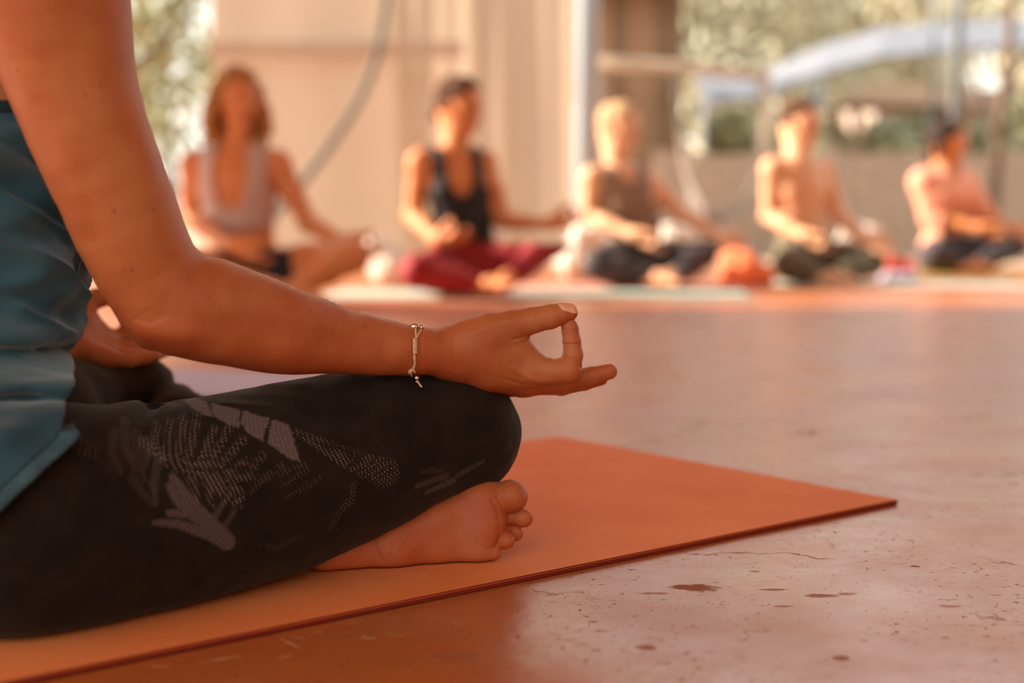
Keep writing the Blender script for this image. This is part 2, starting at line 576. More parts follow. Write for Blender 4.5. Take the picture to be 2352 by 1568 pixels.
def floor_material():
    m = mat('red_cement_floor', (0.42, 0.12, 0.05), rough=0.30, spec=0.9, coat=0.15)
    m.node_tree.nodes['Principled BSDF'].inputs['Coat Roughness'].default_value = 0.27
    m.node_tree.nodes['Principled BSDF'].inputs['Coat IOR'].default_value = 1.6
    b = NB(m); p = b.n['Principled BSDF']
    big = b.noise(1.3, 5, rough=0.6); med = b.noise(6.0, 6, rough=0.65); fine = b.noise(60, 6, rough=0.7)
    c = b.mix(b.mapr(big, 0.38, 0.64), (0.49, 0.135, 0.030), (0.40, 0.104, 0.024))
    c = b.mix(b.math('MULTIPLY', b.mapr(med, 0.45, 0.72), 0.55), c, (0.44, 0.16, 0.060))
    c = b.mix(b.math('MULTIPLY', b.mapr(fine, 0.50, 0.75), 0.30), c, (0.30, 0.075, 0.03))
    # hairline cracks, worn flecks and small pits that belong to the cement
    w = b.noise(4, 4)
    vec = b.n.new('ShaderNodeVectorMath'); vec.operation = 'ADD'
    sc_ = b.n.new('ShaderNodeVectorMath'); sc_.operation = 'SCALE'; sc_.inputs[3].default_value = 0.25
    cmb = b.n.new('ShaderNodeTexNoise'); cmb.inputs['Scale'].default_value = 9; cmb.inputs['Detail'].default_value = 5
    b.l.new(b.obj, cmb.inputs['Vector']); b.l.new(cmb.outputs['Color'], sc_.inputs[0])
    b.l.new(b.obj, vec.inputs[0]); b.l.new(sc_.outputs[0], vec.inputs[1])
    cr = b.voro(3.2, vec=vec.outputs[0], feature='DISTANCE_TO_EDGE')
    crack = b.math('MULTIPLY', b.mapr(cr, 0.010, 0.002), b.mapr(w, 0.52, 0.60))
    pit = b.math('MULTIPLY', b.mapr(b.voro(55, vec=vec.outputs[0]), 0.13, 0.06), b.mapr(b.noise(5, 3), 0.50, 0.60))
    pit2 = b.math('MULTIPLY', b.mapr(b.voro(110), 0.13, 0.06), b.mapr(b.noise(7, 3, dist=1), 0.48, 0.60))
    fleck = b.math('MULTIPLY', b.mapr(b.noise(120, 4, dist=.5, rough=.6), 0.62, 0.67), b.mapr(b.noise(6, 3), 0.42, 0.55))
    # individual marks at their places on the floor: (px, py, half length, half width, strength, ragged)
    marks = None
    for px, py, a, c_, s_ in [(1598, 1349, 0.021, 0.014, 1.0), (1775, 1354, 0.014, 0.004, .8), (1885, 1368, 0.016, 0.006, .8),
                              (1500, 1362, 0.014, 0.004, .7), (1945, 1364, 0.009, 0.005, .6), (1040, 1507, 0.026, 0.012, .75),
                              (1485, 1487, 0.009, 0.007, .7), (1800, 1392, 0.010, 0.004, .6), (1930, 1512, 0.008, 0.007, .7),
                              (1362, 1427, 0.006, .003, .6), (2190, 1392, 0.014, .005, .5), (1735, 1312, 0.006, 0.003, .7)]:
        g = G(px, py)
        v = b.scale((1 / a, 1 / c_, 1), loc=(-g[0] / a, -g[1] / c_, 0))
        ln = b.n.new('ShaderNodeVectorMath'); ln.operation = 'LENGTH'; b.l.new(v, ln.inputs[0])
        d = b.math('ADD', ln.outputs['Value'], b.math('MULTIPLY', b.math('SUBTRACT', b.noise(70, 5, rough=.7), 0.5), 2.4))
        k = b.math('MULTIPLY', b.mapr(d, 1.05, 0.55), s_)
        marks = k if marks is None else b.math('MAXIMUM', marks, k)
    dark = b.math('MAXIMUM', b.math('MAXIMUM', crack, b.math('MAXIMUM', pit, fleck)), b.math('MAXIMUM', pit2, marks))
    b.l.new(b.math('MULTIPLY', b.math('SUBTRACT', 1.0, b.math('MULTIPLY', dark, .85)), .78), p.inputs['Specular IOR Level'])
    b.l.new(b.math('MULTIPLY', b.math('SUBTRACT', 1.0, dark), .10), p.inputs['Coat Weight'])
    c = b.mix(b.math('MULTIPLY', dark, 0.7), c, (0.22, 0.060, 0.026))
    # pale scratches
    sv = b.noise(11, 5, dist=0.6)
    ridge = b.math('ABSOLUTE', b.math('SUBTRACT', sv, 0.5))
    pale = b.math('MULTIPLY', b.mapr(ridge, 0.007, 0.001), b.mapr(b.noise(3.3, 3), 0.56, 0.66))
    for px, py, a, c_, rot in [(668, 1478, .016, .0022, .9), (655, 1508, .012, .0022, -.7), (512, 1512, .018, .0028, -.5), (845, 1464, .008, .0025, .2), (690, 1465, .008, .0016, .3), (370, 1530, .010, .002, .1), (735, 1452, .006, .0016, .6)]:
        g = G(px, py); cr_, sr_ = math.cos(rot), math.sin(rot)
        v1 = b.scale((1, 1, 1), loc=(-g[0], -g[1], 0)); v1 = b.scale((1, 1, 1), rot=(0, 0, rot), vec=v1); v1 = b.scale((1 / a, 1 / c_, 1), vec=v1)
        ln = b.n.new('ShaderNodeVectorMath'); ln.operation = 'LENGTH'; b.l.new(v1, ln.inputs[0])
        d = b.math('ADD', ln.outputs['Value'], b.math('MULTIPLY', b.math('SUBTRACT', b.noise(150, 5, rough=.7), 0.5), 3.0))
        pale = b.math('MAXIMUM', pale, b.mapr(d, 1.0, 0.5))
    c = b.mix(b.math('MULTIPLY', pale, 0.55), c, (0.72, 0.40, 0.22))
    b.l.new(c, p.inputs['Base Color'])
    r = b.mapr(b.noise(5, 6, rough=.65), 0.3, 0.7, 0.24, 0.42)
    r = b.math('ADD', r, b.math('MULTIPLY', dark, 0.35))
    b.l.new(r, p.inputs['Roughness'])
    h = b.math('ADD', b.math('MULTIPLY', b.noise(24, 4), 0.7), b.math('MULTIPLY', b.noise(6, 4), 3.2))
    h = b.math('ADD', h, b.math('MULTIPLY', fine, 0.26))
    h = b.math('SUBTRACT', h, b.math('MULTIPLY', dark, 0.9))
    b.bump(h, 0.35, 0.0022, p.inputs['Normal'])
    return m
M_FLOOR = floor_material()
# ================================================================== floor and the near mat
bm = bmesh.new()
box_bm(bm, (-9.0, -2.5, -0.12), (9.0, 8.9, 0.0))
o = bm_obj('floor', bm, M_FLOOR); tag(o, kind='structure')

MAT_T = 0.006
mf = G(1285, 1001, MAT_T); mr_ = G(2064, 1147, MAT_T)
ms = (mr_ - mf); mL = np.linalg.norm(ms); ms = ms / mL
ml = np.array([ms[1], -ms[0], 0])
if ml[0] > 0: ml = -ml
def yoga_mat(name, corner, s, l, ws, wl, t, m, label, group=None):
    """slab with rounded rims: corner, unit vectors s (width) and l (length)"""
    n1, n2 = 10, 24
    bm = bmesh.new()
    c = [np.array(corner), np.array(corner) + s * ws, np.array(corner) + s * ws + l * wl, np.array(corner) + l * wl]
    vb = [bm.verts.new((p[0], p[1], 0.0004)) for p in c]; vt = [bm.verts.new((p[0], p[1], t)) for p in c]
    bm.faces.new(vt); bm.faces.new(vb[::-1])
    for i in range(4): bm.faces.new((vb[i], vb[(i + 1) % 4], vt[(i + 1) % 4], vt[i]))
    bmesh.ops.recalc_face_normals(bm, faces=bm.faces)
    bmesh.ops.bevel(bm, geom=[e for e in bm.edges], offset=t * 0.22, segments=2, affect='EDGES')
    o = bm_obj(name, bm, m)
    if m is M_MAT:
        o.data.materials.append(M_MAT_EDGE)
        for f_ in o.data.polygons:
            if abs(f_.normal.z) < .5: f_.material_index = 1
    rebase(o, ((c[0] + c[2]) / 2 * np.array([1, 1, 0])))
    tag(o, label, 'mat', group)
    return o
yoga_mat('yoga_mat', mf, ms, ml, mL, 1.83, MAT_T, M_MAT, 'orange yoga mat under the nearest person in printed leggings', 'yoga mats')

# ================================================================== hand (right, palm up, thumb and index fingertips touching)
HP = {  # photo pixels + depth behind 1.31 + radius
 'palm': [[(1045, 812, .006, .0205), (1100, 800, .004, .0215), (1150, 800, .006, .0200)],
          [(1045, 815, .012, .0200), (1120, 838, .010, .0190), (1215, 852, .004, .0125)],
          [(1045, 820, .016, .0185), (1120, 850, .018, .0160), (1215, 872, .018, .0118)],
          [(1045, 822, .022, .0170), (1120, 858, .030, .0140), (1200, 880, .034, .0112)],
          [(1045, 822, .026, .0150), (1110, 858, .042, .0120), (1172, 880, .050, .0105)],
          [(1120, 800, .004, .0180), (1200, 835, .008, .0105)],
          [(1182, 778, .000, .0095), (1224, 838, .003, .0085)]],
 'thumb': [(1078, 782, .000, .0205), (1125, 762, -.004, .0175), (1176, 747, -.006, .0142), (1225, 735, -.006, .0118), (1264, 727, -.005, .0112), (1290, 720, -.003, .0096), (1307, 717, -.002, .0082)],
 'index': [(1218, 850, .003, .0132), (1262, 853, .000, .0118), (1306, 850, -.003, .0122), (1316, 815, -.003, .0092), (1313, 783, -.002, .0083), (1309, 755, -.001, .0078), (1307, 748, -.001, .0072)],
 'middle': [(1215, 872, .018, .0118), (1300, 875, .025, .0098), (1358, 863, .027, .0085), (1400, 853, .028, .0074)],
 'ring': [(1200, 880, .034, .0112), (1290, 886, .042, .0090), (1342, 877, .044, .0080), (1380, 869, .045, .0068)],
 'pinky': [(1172, 880, .050, .0105), (1235, 886, .060, .0080), (1280, 880, .062, .0072), (1310, 874, .063, .0062)],
}
HAND_O = W(1040, 812, 1.31)
def hand_pt(q): return W(q[0], q[1], 1.31 + q[2])
def hand_node(T=lambda p: p, s=1.0, fine=True):
    """T maps a template point (relative to the wrist) into the world"""
    def ch(lst, k): return chain([(T((hand_pt(q) - HAND_O) * s), q[3] * s) for q in lst], k * s)
    palm = U(0.014 * s, *[ch(c, 0.012) for c in HP['palm']])
    return Each(palm, 0.010 * s, [ch(HP[n], 0.006) for n in ('thumb', 'index', 'middle', 'ring', 'pinky')], 0.0012 * s)

HAND_R = hand_node(lambda p: p + HAND_O)

# ================================================================== near person: arm
FA = (0.35, 0.93, 0.05)
arm = U(0.009,
    rchain([(68, -185, 1.12, .064), (115, -10, 1.125, .0595), (142, 100, 1.128, .0530), (182, 240, 1.135, .0472), (245, 400, 1.145, .0450), (318, 575, 1.16, .0418), (366, 664, 1.17, .0390)], 0.01),
    rchain([(388, 690, 1.172, .0395), (455, 704, 1.185, .0430), (560, 734, 1.205, .0400), (640, 754, 1.222, .0372), (720, 772, 1.242, .0325), (800, 786, 1.26, .0272), (880, 797, 1.275, .0238), (950, 804, 1.29, .0212), (1040, 812, 1.312, .0198)], 0.01, (FA, 1.12)),
    pchain([(343, 752, 1.170, .0150), (372, 745, 1.172, .018)], 0.02))
arm = U(0.014, arm, HAND_R)

def arm_detail(f, P):
    f = f.copy()
    Yh = 1.33
    C_ = lambda pts, d, w, Y=1.30, ym=Yh: crease(P, pts, Y, d, w, ym)
    # finger joints, palm lines
    f += C_([(1290, 792), (1330, 789)], .0010, .0008)
    f += C_([(1289, 757), (1325, 760)], .0005, .0007)
    f += C_([(1292, 820), (1318, 826), (1334, 845)], .0009, .0009)
    f += C_([(1252, 706), (1262, 722), (1275, 733)], .0006, .0008)
    f += C_([(1285, 700), (1296, 714), (1316, 721)], .0006, .0007)
    f += C_([(1180, 778), (1204, 772)], .0010, .0012)
    f += C_([(1254, 818), (1262, 828)], .0007, .0008)
    f += C_([(1272, 822), (1278, 832)], .0007, .0008)
    f += C_([(1044, 775), (1042, 820), (1048, 850)], .0004, .0012, ym=1.36)
    f += C_([(1052, 780), (1050, 830)], .0003, .0010, ym=1.36)
    f += C_([(1180, 845), (1215, 868), (1250, 880)], -.0008, .0030)
    f += C_([(1160, 872), (1200, 884), (1260, 886)], .0007, .0020)
    f += C_([(1122, 722), (1128, 735)], .0005, .0008)
    f += C_([(1108, 728), (1113, 740)], .0005, .0008)
    f += C_([(1140, 718), (1146, 730)], .0005, .0008)
    # thenar and thumb tendons
    f += C_([(1075, 765), (1120, 745), (1170, 735)], -.0012, .004)
    # forearm: long muscle valley, elbow folds
    f += crease(P, [(400, 700), (500, 738), (620, 765), (760, 800), (860, 822)], 1.16, .0024, .0120, 1.40)
    f += crease(P, [(330, 765), (420, 770)], 1.14, -.0020, .010, 1.40)
    f += crease(P, [(445, 590), (430, 640)], 1.12, .0010, .006, 1.40)
    for i in range(5):
        f += crease(P, [(300 + i * 9, 735 + i * 3), (335 + i * 10, 712 + i * 4)], 1.12, .0005, .0016, 1.40)
    f += 0.0010 * vnoise(P, 42, 3) * (P[:, 0] < -0.08)
    return f
ARM = Fn(arm, arm_detail)

# ---- foot (left foot, sole towards the lens, big toe on top)
foot_base = U(0.014,
    pchain([(752, 1272, 1.281, .0215), (800, 1262, 1.291, .0235), (900, 1255, 1.301, .0245)], .02),
    pchain([(900, 1255, 1.301, .0235), (1000, 1262, 1.311, .0195), (1092, 1266, 1.316, .0165)], .02),
    pchain([(900, 1250, 1.303, .0225), (1000, 1195, 1.318, .0230), (1100, 1150, 1.328, .0190)], .02),
    pchain([(900, 1250, 1.311, .0225), (1000, 1222, 1.318, .0230), (1095, 1205, 1.320, .0215)], .02),
    pchain([(1104, 1152, 1.326, .0195), (1114, 1200, 1.318, .0175), (1098, 1262, 1.312, .0155)], .02),
    pchain([(800, 1245, 1.341, .034), (950, 1205, 1.351, .032), (1080, 1175, 1.351, .020)], .02))
toes = [pchain(c, .008) for c in [
    [(1095, 1146, 1.331, .0160), (1135, 1140, 1.331, .0118), (1172, 1139, 1.326, .0150), (1176, 1141, 1.326, .0150)],
    [(1112, 1182, 1.331, .0110), (1160, 1186, 1.332, .0072), (1200, 1189, 1.328, .0084), (1205, 1189, 1.327, .0082)],
    [(1112, 1210, 1.334, .0095), (1150, 1216, 1.338, .0078), (1182, 1223, 1.332, .0086)],
    [(1108, 1235, 1.318, .0090), (1140, 1238, 1.318, .0078), (1163, 1241, 1.313, .0082)],
    [(1100, 1262, 1.311, .0090), (1120, 1266, 1.309, .0070), (1132, 1270, 1.306, .0072)]]]
foot = Each(foot_base, .006, toes, .0008)
def foot_detail(f, P):
    f = f.copy()
    for pts, d in [([(866, 1228), (872, 1250), (884, 1272)], .0016), ([(905, 1222), (885, 1250), (880, 1262)], .0010), ([(925, 1222), (900, 1262)], .0009),
                   ([(945, 1225), (915, 1258)], .0007), ([(975, 1210), (925, 1262)], .0006), ([(1040, 1175), (1070, 1210), (1075, 1250)], .0008),
                   ([(1128, 1150), (1142, 1172), (1148, 1200)], .0012), ([(1146, 1215), (1146, 1240), (1135, 1262)], .0014), ([(1118, 1258), (1138, 1255)], .001)]:
        f += crease(P, pts, 1.30, d * .7, .0016, 1.335)
    f += crease(P, [(1000, 1232), (1060, 1200)], 1.30, .0016, .012, 1.33)
    f += 0.0006 * vnoise(P, 60, 9)
    return f
FOOT = Fn(foot, lambda f, P: -smin(-foot_detail(f, P), P[:, 2] - MAT_T - .0008, .006))

# ---- torso, head, other arm
FD = np.array([0.62, 0.785, 0]); LD = np.array([-0.785, 0.62, 0])
SH_R = W(68, -185, 1.12); SH_L = np.array([-0.635, 1.375, SH_R[2]])
TOR = [((-.540, 1.24, .11), .145), ((-.506, 1.255, .27), .118), ((-.485, 1.262, .40), .130), ((-.490, 1.255, .50), .122)]
NECK = [((-.497, 1.25, .58), .060), ((-.485, 1.265, .68), .054)]

def head_parts(c, f, s=1.0, hair='short'):
    """c: centre of the skull; f: facing (unit). returns (skin node, hair node)"""
    c = np.array(c, float); f = np.array(f, float); f /= np.linalg.norm(f)
    up = np.array([0, 0, 1.0]); sd = np.cross(f, up); sd /= np.linalg.norm(sd); up = np.cross(sd, f)
    L = lambda x, y, z: c + (sd * x + f * y + up * z) * s
    skull = U(0.03 * s,
        Cone(L(0, -.022, .030), L(0, .012, .028), .078 * s, .074 * s, (sd, .90)),
        Cone(L(0, .018, -.02), L(0, .040, -.074), .064 * s, .036 * s, (sd, 1.0)),
        Cone(L(0, -.05, -.03), L(0, -.035, -.10), .052 * s, .046 * s))
    face = U(0.008 * s, skull,
        Cone(L(0, .080, .012), L(0, .090, -.022), .007 * s, .0110 * s),          # nose
        Cone(L(-.012, .086, -.028), L(.012, .086, -.028), .008 * s, .008 * s),
        Cone(L(-.030, .074, .026), L(.030, .074, .026), .011 * s, .011 * s),      # brow
        Cone(L(-.015, .076, -.052), L(.015, .076, -.052), .0085 * s, .0085 * s),  # mouth
        Cone(L(0, .068, -.086), L(0, .064, -.092), .014 * s, .014 * s),           # chin
        Cone(L(-.046, .046, -.012), L(-.044, .050, -.018), .020 * s, .018 * s),
        Cone(L(.046, .046, -.012), L(.044, .050, -.018), .020 * s, .018 * s),
        *[U(0.004 * s, Cone(L(e * .078, -.010, .012), L(e * .076, -.004, -.026), .010 * s, .008 * s, (f + sd * e * 1.2, .6))) for e in (-1, 1)])
    def eyes(fv, P):
        fv = fv.copy()
        for e in (-1, 1):
            d = np.linalg.norm(P - L(e * .031, .088, .004).astype(np.float32), axis=1)
            fv += .006 * s * np.exp(-(d / (.015 * s)) ** 2)
        d = np.linalg.norm((P - L(0, .086, -.052).astype(np.float32)) * np.array([1, 1, 4], np.float32), axis=1)
        fv += .0025 * s * np.exp(-(d / (.022 * s)) ** 2)
        return fv
    return Fn(face, eyes), L, sd, f, up

def cap_hair(L, sd, f, up, s, extra=(), back=-.03, top=.040, thick=.090, front=.046):
    base = U(0.02 * s, Cone(L(0, back, top), L(0, .006, top + .006), thick * s, (thick - .010) * s, (sd, .90)), *extra)
    ctr = L(0, 0, 0).astype(np.float32)
    def cut(fv, P):
        q = P - ctr
        y = q @ f.astype(np.float32) / s; z = q @ up.astype(np.float32) / s
        # open towards the face: forward of a slanted hairline
        face = (y - front) * 0.8 - (z - .055) * 0.55
        face2 = (-z - 0.045 + (y + 0.02) * 1.2)       # rises at the temples
        m = np.maximum(face, 0 * face - 1)
        m2 = np.where(y > -.02, np.maximum(face, face2), face)
        return np.maximum(fv, m2 * s) + .003 * s * vnoise(P, 60 / s, 5)
    return Fn(base, cut)

HEAD_F = np.array([0.62, 0.785, -0.05])
headn, HL, hsd, hf, hup = head_parts((-.478, 1.275, .775), HEAD_F)
EL_L = np.array([-.69, 1.52, .28]); WR_L = W(88, 756, 1.60)
def T_left(p):
    a = math.radians(42)
    x, y, z = p[0], -p[1], p[2]
    return WR_L + np.array([x * math.cos(a) - y * math.sin(a), x * math.sin(a) + y * math.cos(a), z])
HAND_L = hand_node(T_left)
larm = U(0.03, chain([(SH_L, .058), ((SH_L + EL_L) / 2 + 0.0, .044), (EL_L, .040)], .03), chain([(EL_L, .039), (EL_L * .55 + WR_L * .45, .034), (WR_L, .021)], .03))
torso = U(0.05, chain(TOR, .05, (FD, .68)), chain(NECK, .03), chain([((-.49, 1.25, .545), .055), (SH_R, .056)], .03), chain([((-.49, 1.25, .545), .055), (SH_L, .056)], .03))
upper = U(0.03, torso, headn, larm)

MOLES = [(213, 197, 5), (230, 195, 5), (298, 343, 5), (350, 378, 5), (258, 388, 5), (175, 518, 5), (262, 485, 8), (353, 480, 5), (286, 620, 6), (303, 620, 7), (263, 629, 4),
         (712, 713, 6), (533, 658, 4), (742, 775, 5), (466, 742, 5), (790, 745, 6), (838, 752, 7), (40, 160, 6), (58, 92, 5), (195, 218, 6), (695, 721, 4), (696, 738, 4), (720, 757, 5),
         (762, 764, 5), (222, 625, 4), (380, 660, 4), (1010, 838, 4), (882, 830, 5), (290, 312, 4), (120, 60, 4), (330, 120, 4), (1148, 842, 4), (1153, 730, 5), (1172, 728, 4)]

VA, FA_ = polygonise(ARM, 0.00115)
VF, FF = polygonise(FOOT, 0.0013)
VL, FL = polygonise(HAND_L, 0.0024)
VU, FU = polygonise(Fn(upper, lambda f, P: np.maximum(f, MAT_T + .010 - P[:, 2])), 0.0045)
V, F = join_vf([(VA, FA_), (VF, FF), (VL, FL), (VU, FU)])
print('arm', len(VA), 'foot', len(VF), 'lhand', len(VL), 'upper', len(VU))
me = np_mesh('person', V, F)
mole = np.zeros(len(V), np.float32)
for x, y, r in MOLES:
    p = trace(ARM, x, y, 1.03, 1.34)
    rr = r / 2750 * 0.5
    s_ = np.abs(V - p).max(1) < rr * 3
    d = np.linalg.norm(V[s_] - p, axis=1)
    mole[s_] = np.maximum(mole[s_], np.clip(1.5 - d / rr, 0, 1))
add_attr(me, 'mole', mole)
# redder skin: elbow, knuckles, heel, ball; forearm underside and sole also painted with shade
fl = np.zeros(len(V), np.float32)
for p, r, a in [(W(330, 770, 1.15), .05, .45), (W(1330, 852, 1.30), .018, .5), (W(1205, 890, 1.33), .03, .5), (W(780, 1290, 1.29), .05, .7), (W(1175, 1140, 1.32), .03, .45),
                (W(1195, 1200, 1.33), .03, .5), (W(1312, 730, 1.30), .012, .4), (W(720, 830, 1.22), .10, .35), (W(1000, 850, 1.28), .05, .5), (W(1120, 1190, 1.31), .05, .6), (W(960, 1240, 1.30), .06, .65), (W(840, 1265, 1.29), .05, .6), (W(1400, 855, 1.33), .02, .5)]:
    d = np.linalg.norm(V - p, axis=1); fl = np.maximum(fl, a * np.exp(-(d / r) ** 2))
add_attr(me, 'flush_shade', fl)
near = link_mesh('person', me, M_SKIN)
rebase(near, (-.49, 1.26, MAT_T))
tag(near, 'person in teal top and dark leaf-print leggings, seated close by on the orange mat', 'person')

# ---- leggings
def Yp(px): return 1.04 + (px - 60) / 950.0 * 0.24
E1 = np.array([0.93, 0.36], np.float32)
def uv_of(p): return np.array([p[0] * E1[0] + p[1] * E1[1], p[2]])
def puv(px, py): return uv_of(W(px, py, Yp(px)))
legs = U(0.030,
    rchain([(60, 1218, 1.12, .090), (330, 1180, 1.185, .086), (600, 1112, 1.25, .079), (850, 1032, 1.31, .0700), (1010, 982, 1.345, .0555), (1040, 990, 1.355, .054)], .05),
    pchain([(1060, 1000, 1.365, .048), (960, 1070, 1.42, .050), (800, 1130, 1.47, .050), (560, 1150, 1.50, .042)], .04),
    chain([((-.48, 1.17, .115), .105), (W(60, 1218, 1.12), .090)], .04),
    chain([((-.53, 1.24, .115), .158), ((-.525, 1.245, .19), .140)], .04, (FD, .72)),
    chain([((-.56, 1.30, .10), .095), (W(60, 988, 1.48), .076), (W(225, 938, 1.63), .058), (W(285, 938, 1.65), .056)], .04),
    pchain([(300, 930, 1.65, .055), (420, 1020, 1.58, .056), (560, 1130, 1.49, .050), (690, 1235, 1.40, .038)], .03))
def leg_detail(f, P):
    f = f.copy()
    f += crease(P, [(228, 975), (236, 1010), (262, 1070), (300, 1130)], 1.05, .0055, .0060, 1.20)
    f += crease(P, [(250, 985), (285, 1050), (320, 1120)], 1.05, .0035, .0050, 1.20)
    f += crease(P, [(195, 985), (205, 1020), (215, 1100)], 1.05, -.0035, .010, 1.20)
    f += crease(P, [(268, 1010), (300, 1060), (335, 1100)], 1.05, -.0025, .006, 1.20)
    f += crease(P, [(340, 985), (355, 950), (330, 930)], 1.58, .005, .010, 1.75)
    f += crease(P, [(300, 1000), (345, 920), (385, 880)], 1.58, .006, .009, 1.75)
    f += crease(P, [(1030, 1090), (1055, 1050), (1110, 1040)], 1.30, .0020, .006, 1.45)
    f += crease(P, [(945, 1125), (1000, 1100), (1050, 1085)], 1.30, .0012, .004, 1.45)
    f += crease(P, [(480, 937), (540, 940), (600, 948), (660, 972)], 1.17, -.0009, .0015, 1.24)
    f += 0.0020 * vnoise(P, (18, 18, 26), 21) + 0.0008 * vnoise(P, 70, 22)
    # flattened where it rests on the mat
    f = -smin(-f, (P[:, 2] - (MAT_T + .0015)), .012)
    return f
LEGN = Fn(legs, leg_detail)
VG, FG = polygonise(LEGN, 0.0020)
print('leggings', len(VG))
me = np_mesh('leggings', VG, FG)
UV = np.stack([VG[:, 0] * E1[0] + VG[:, 1] * E1[1], VG[:, 2]], 1)
front = (VG[:, 1] < 1.0 + 0.30 * np.clip((VG[:, 0] + .45) / .45, 0, 1) + 0.13)
def inpoly(pts):
    Q = np.array([puv(*p) for p in pts]); x, y = UV[:, 0], UV[:, 1]; r = np.zeros(len(UV), bool); j = len(Q) - 1
    for i in range(len(Q)):
        c = ((Q[i, 1] > y) != (Q[j, 1] > y)) & (x < (Q[j, 0] - Q[i, 0]) * (y - Q[i, 1]) / (Q[j, 1] - Q[i, 1] + 1e-12) + Q[i, 0])
        r ^= c; j = i
    return (r & front).astype(np.float32)
def stroke(pts, w0, w1):
    o = np.zeros(len(UV), np.float32); n = len(pts) - 1
    for i in range(n):
        d, t = seg2(UV, puv(*pts[i]), puv(*pts[i + 1]))
        w = 1.2 * (w0 + (w1 - w0) * (i + t) / n) / 2750.0
        o = np.maximum(o, np.clip((w - d) / .0010 + .5, 0, 1))
    return o * front
solid = np.zeros(len(UV), np.float32); dots = np.zeros(len(UV), np.float32)
for poly in [[(444, 938), (500, 941), (503, 968), (488, 968), (462, 954)], [(509, 943), (566, 951), (556, 989), (530, 979), (504, 966)],
             [(572, 952), (627, 966), (602, 1012), (571, 996), (561, 974)], [(634, 968), (668, 978), (679, 1052), (655, 1047), (613, 1014), (620, 990)]]:
    solid = np.maximum(solid, inpoly(poly))
for pts, a, b_, st in [
        ([(392, 1090), (440, 1155), (512, 1232)], 7, 16, .62), ([(384, 1110), (400, 1140), (450, 1180)], 7, 9, .60), ([(380, 1166), (425, 1168), (470, 1195)], 6, 9, .60),
        ([(346, 1186), (400, 1190), (470, 1214), (514, 1234)], 5, 13, .60), ([(505, 1140), (480, 1180), (498, 1225)], 5, 6, .40), ([(528, 1160), (505, 1195), (508, 1225)], 5, 6, .35),
        ([(268, 1000), (255, 1040), (275, 1080)], 8, 5, .16), ([(298, 985), (292, 1030), (310, 1075)], 10, 6, .22), ([(322, 1010), (318, 1060), (330, 1100)], 10, 5, .20), ([(352, 1030), (330, 1080)], 9, 5, .25),
        ([(300, 1095), (345, 1150)], 9, 4, .18), ([(370, 1050), (348, 1110), (352, 1145)], 9, 5, .28),
        ([(948, 1112), (985, 1100), (1022, 1092)], 5, 8, .34), ([(975, 1130), (1010, 1116), (1040, 1104)], 5, 8, .38), ([(960, 1078), (985, 1072), (1010, 1080)], 5, 4, .18), ([(1050, 1092), (1075, 1075), (1105, 1058)], 7, 4, .28)]:
    solid = np.maximum(solid, stroke(pts, a, b_) * st)
for pts, a, b_, st in [
        ([(340, 1025), (400, 1060), (470, 1085), (530, 1130)], 12, 19, .8), ([(352, 1040), (372, 985)], 8, 6, .75), ([(380, 1050), (404, 982)], 9, 7, .75), ([(402, 1056), (438, 972)], 9, 7, .85),
        ([(425, 1062), (468, 968)], 9, 7, .85), ([(450, 1070), (500, 990)], 9, 6, .9), ([(462, 1080), (535, 985)], 8, 7, .8), ([(470, 1090), (560, 1010)], 7, 8, .8), ([(480, 1100), (562, 1052)], 8, 6, .8),
        ([(500, 1095), (580, 1085)], 7, 5, .6), ([(500, 1110), (545, 1150)], 8, 5, .6), ([(430, 1075), (445, 1140)], 9, 6, .7), ([(460, 1090), (480, 1150)], 8, 5, .7),
        ([(680, 990), (740, 1025), (810, 1060), (880, 1082)], 6, 26, .62), ([(720, 1005), (800, 1040), (885, 1065)], 6, 16, .55),
        ([(800, 1105), (797, 1135), (770, 1165), (752, 1205)], 9, 7, .42), ([(600, 1040), (560, 1080)], 8, 6, .5), ([(640, 1060), (575, 1105)], 7, 6, .4), ([(700, 1070), (640, 1100)], 7, 6, .35),
        ([(720, 1090), (650, 1130)], 7, 6, .3), ([(590, 1240), (630, 1250), (680, 1225)], 6, 6, .30), ([(160, 1000), (190, 1030), (215, 1040)], 14, 10, .35), ([(560, 1120), (600, 1090), (690, 1060)], 6, 5, .35)]:
    dots = np.maximum(dots, stroke(pts, a, b_) * st)
add_attr(me, 'leaf_solid', solid); add_attr(me, 'leaf_dots', dots)
leg_o = link_mesh('leggings', me, M_LEG, near)
tag(leg_o, 'dark brown leggings with grey leaf print')

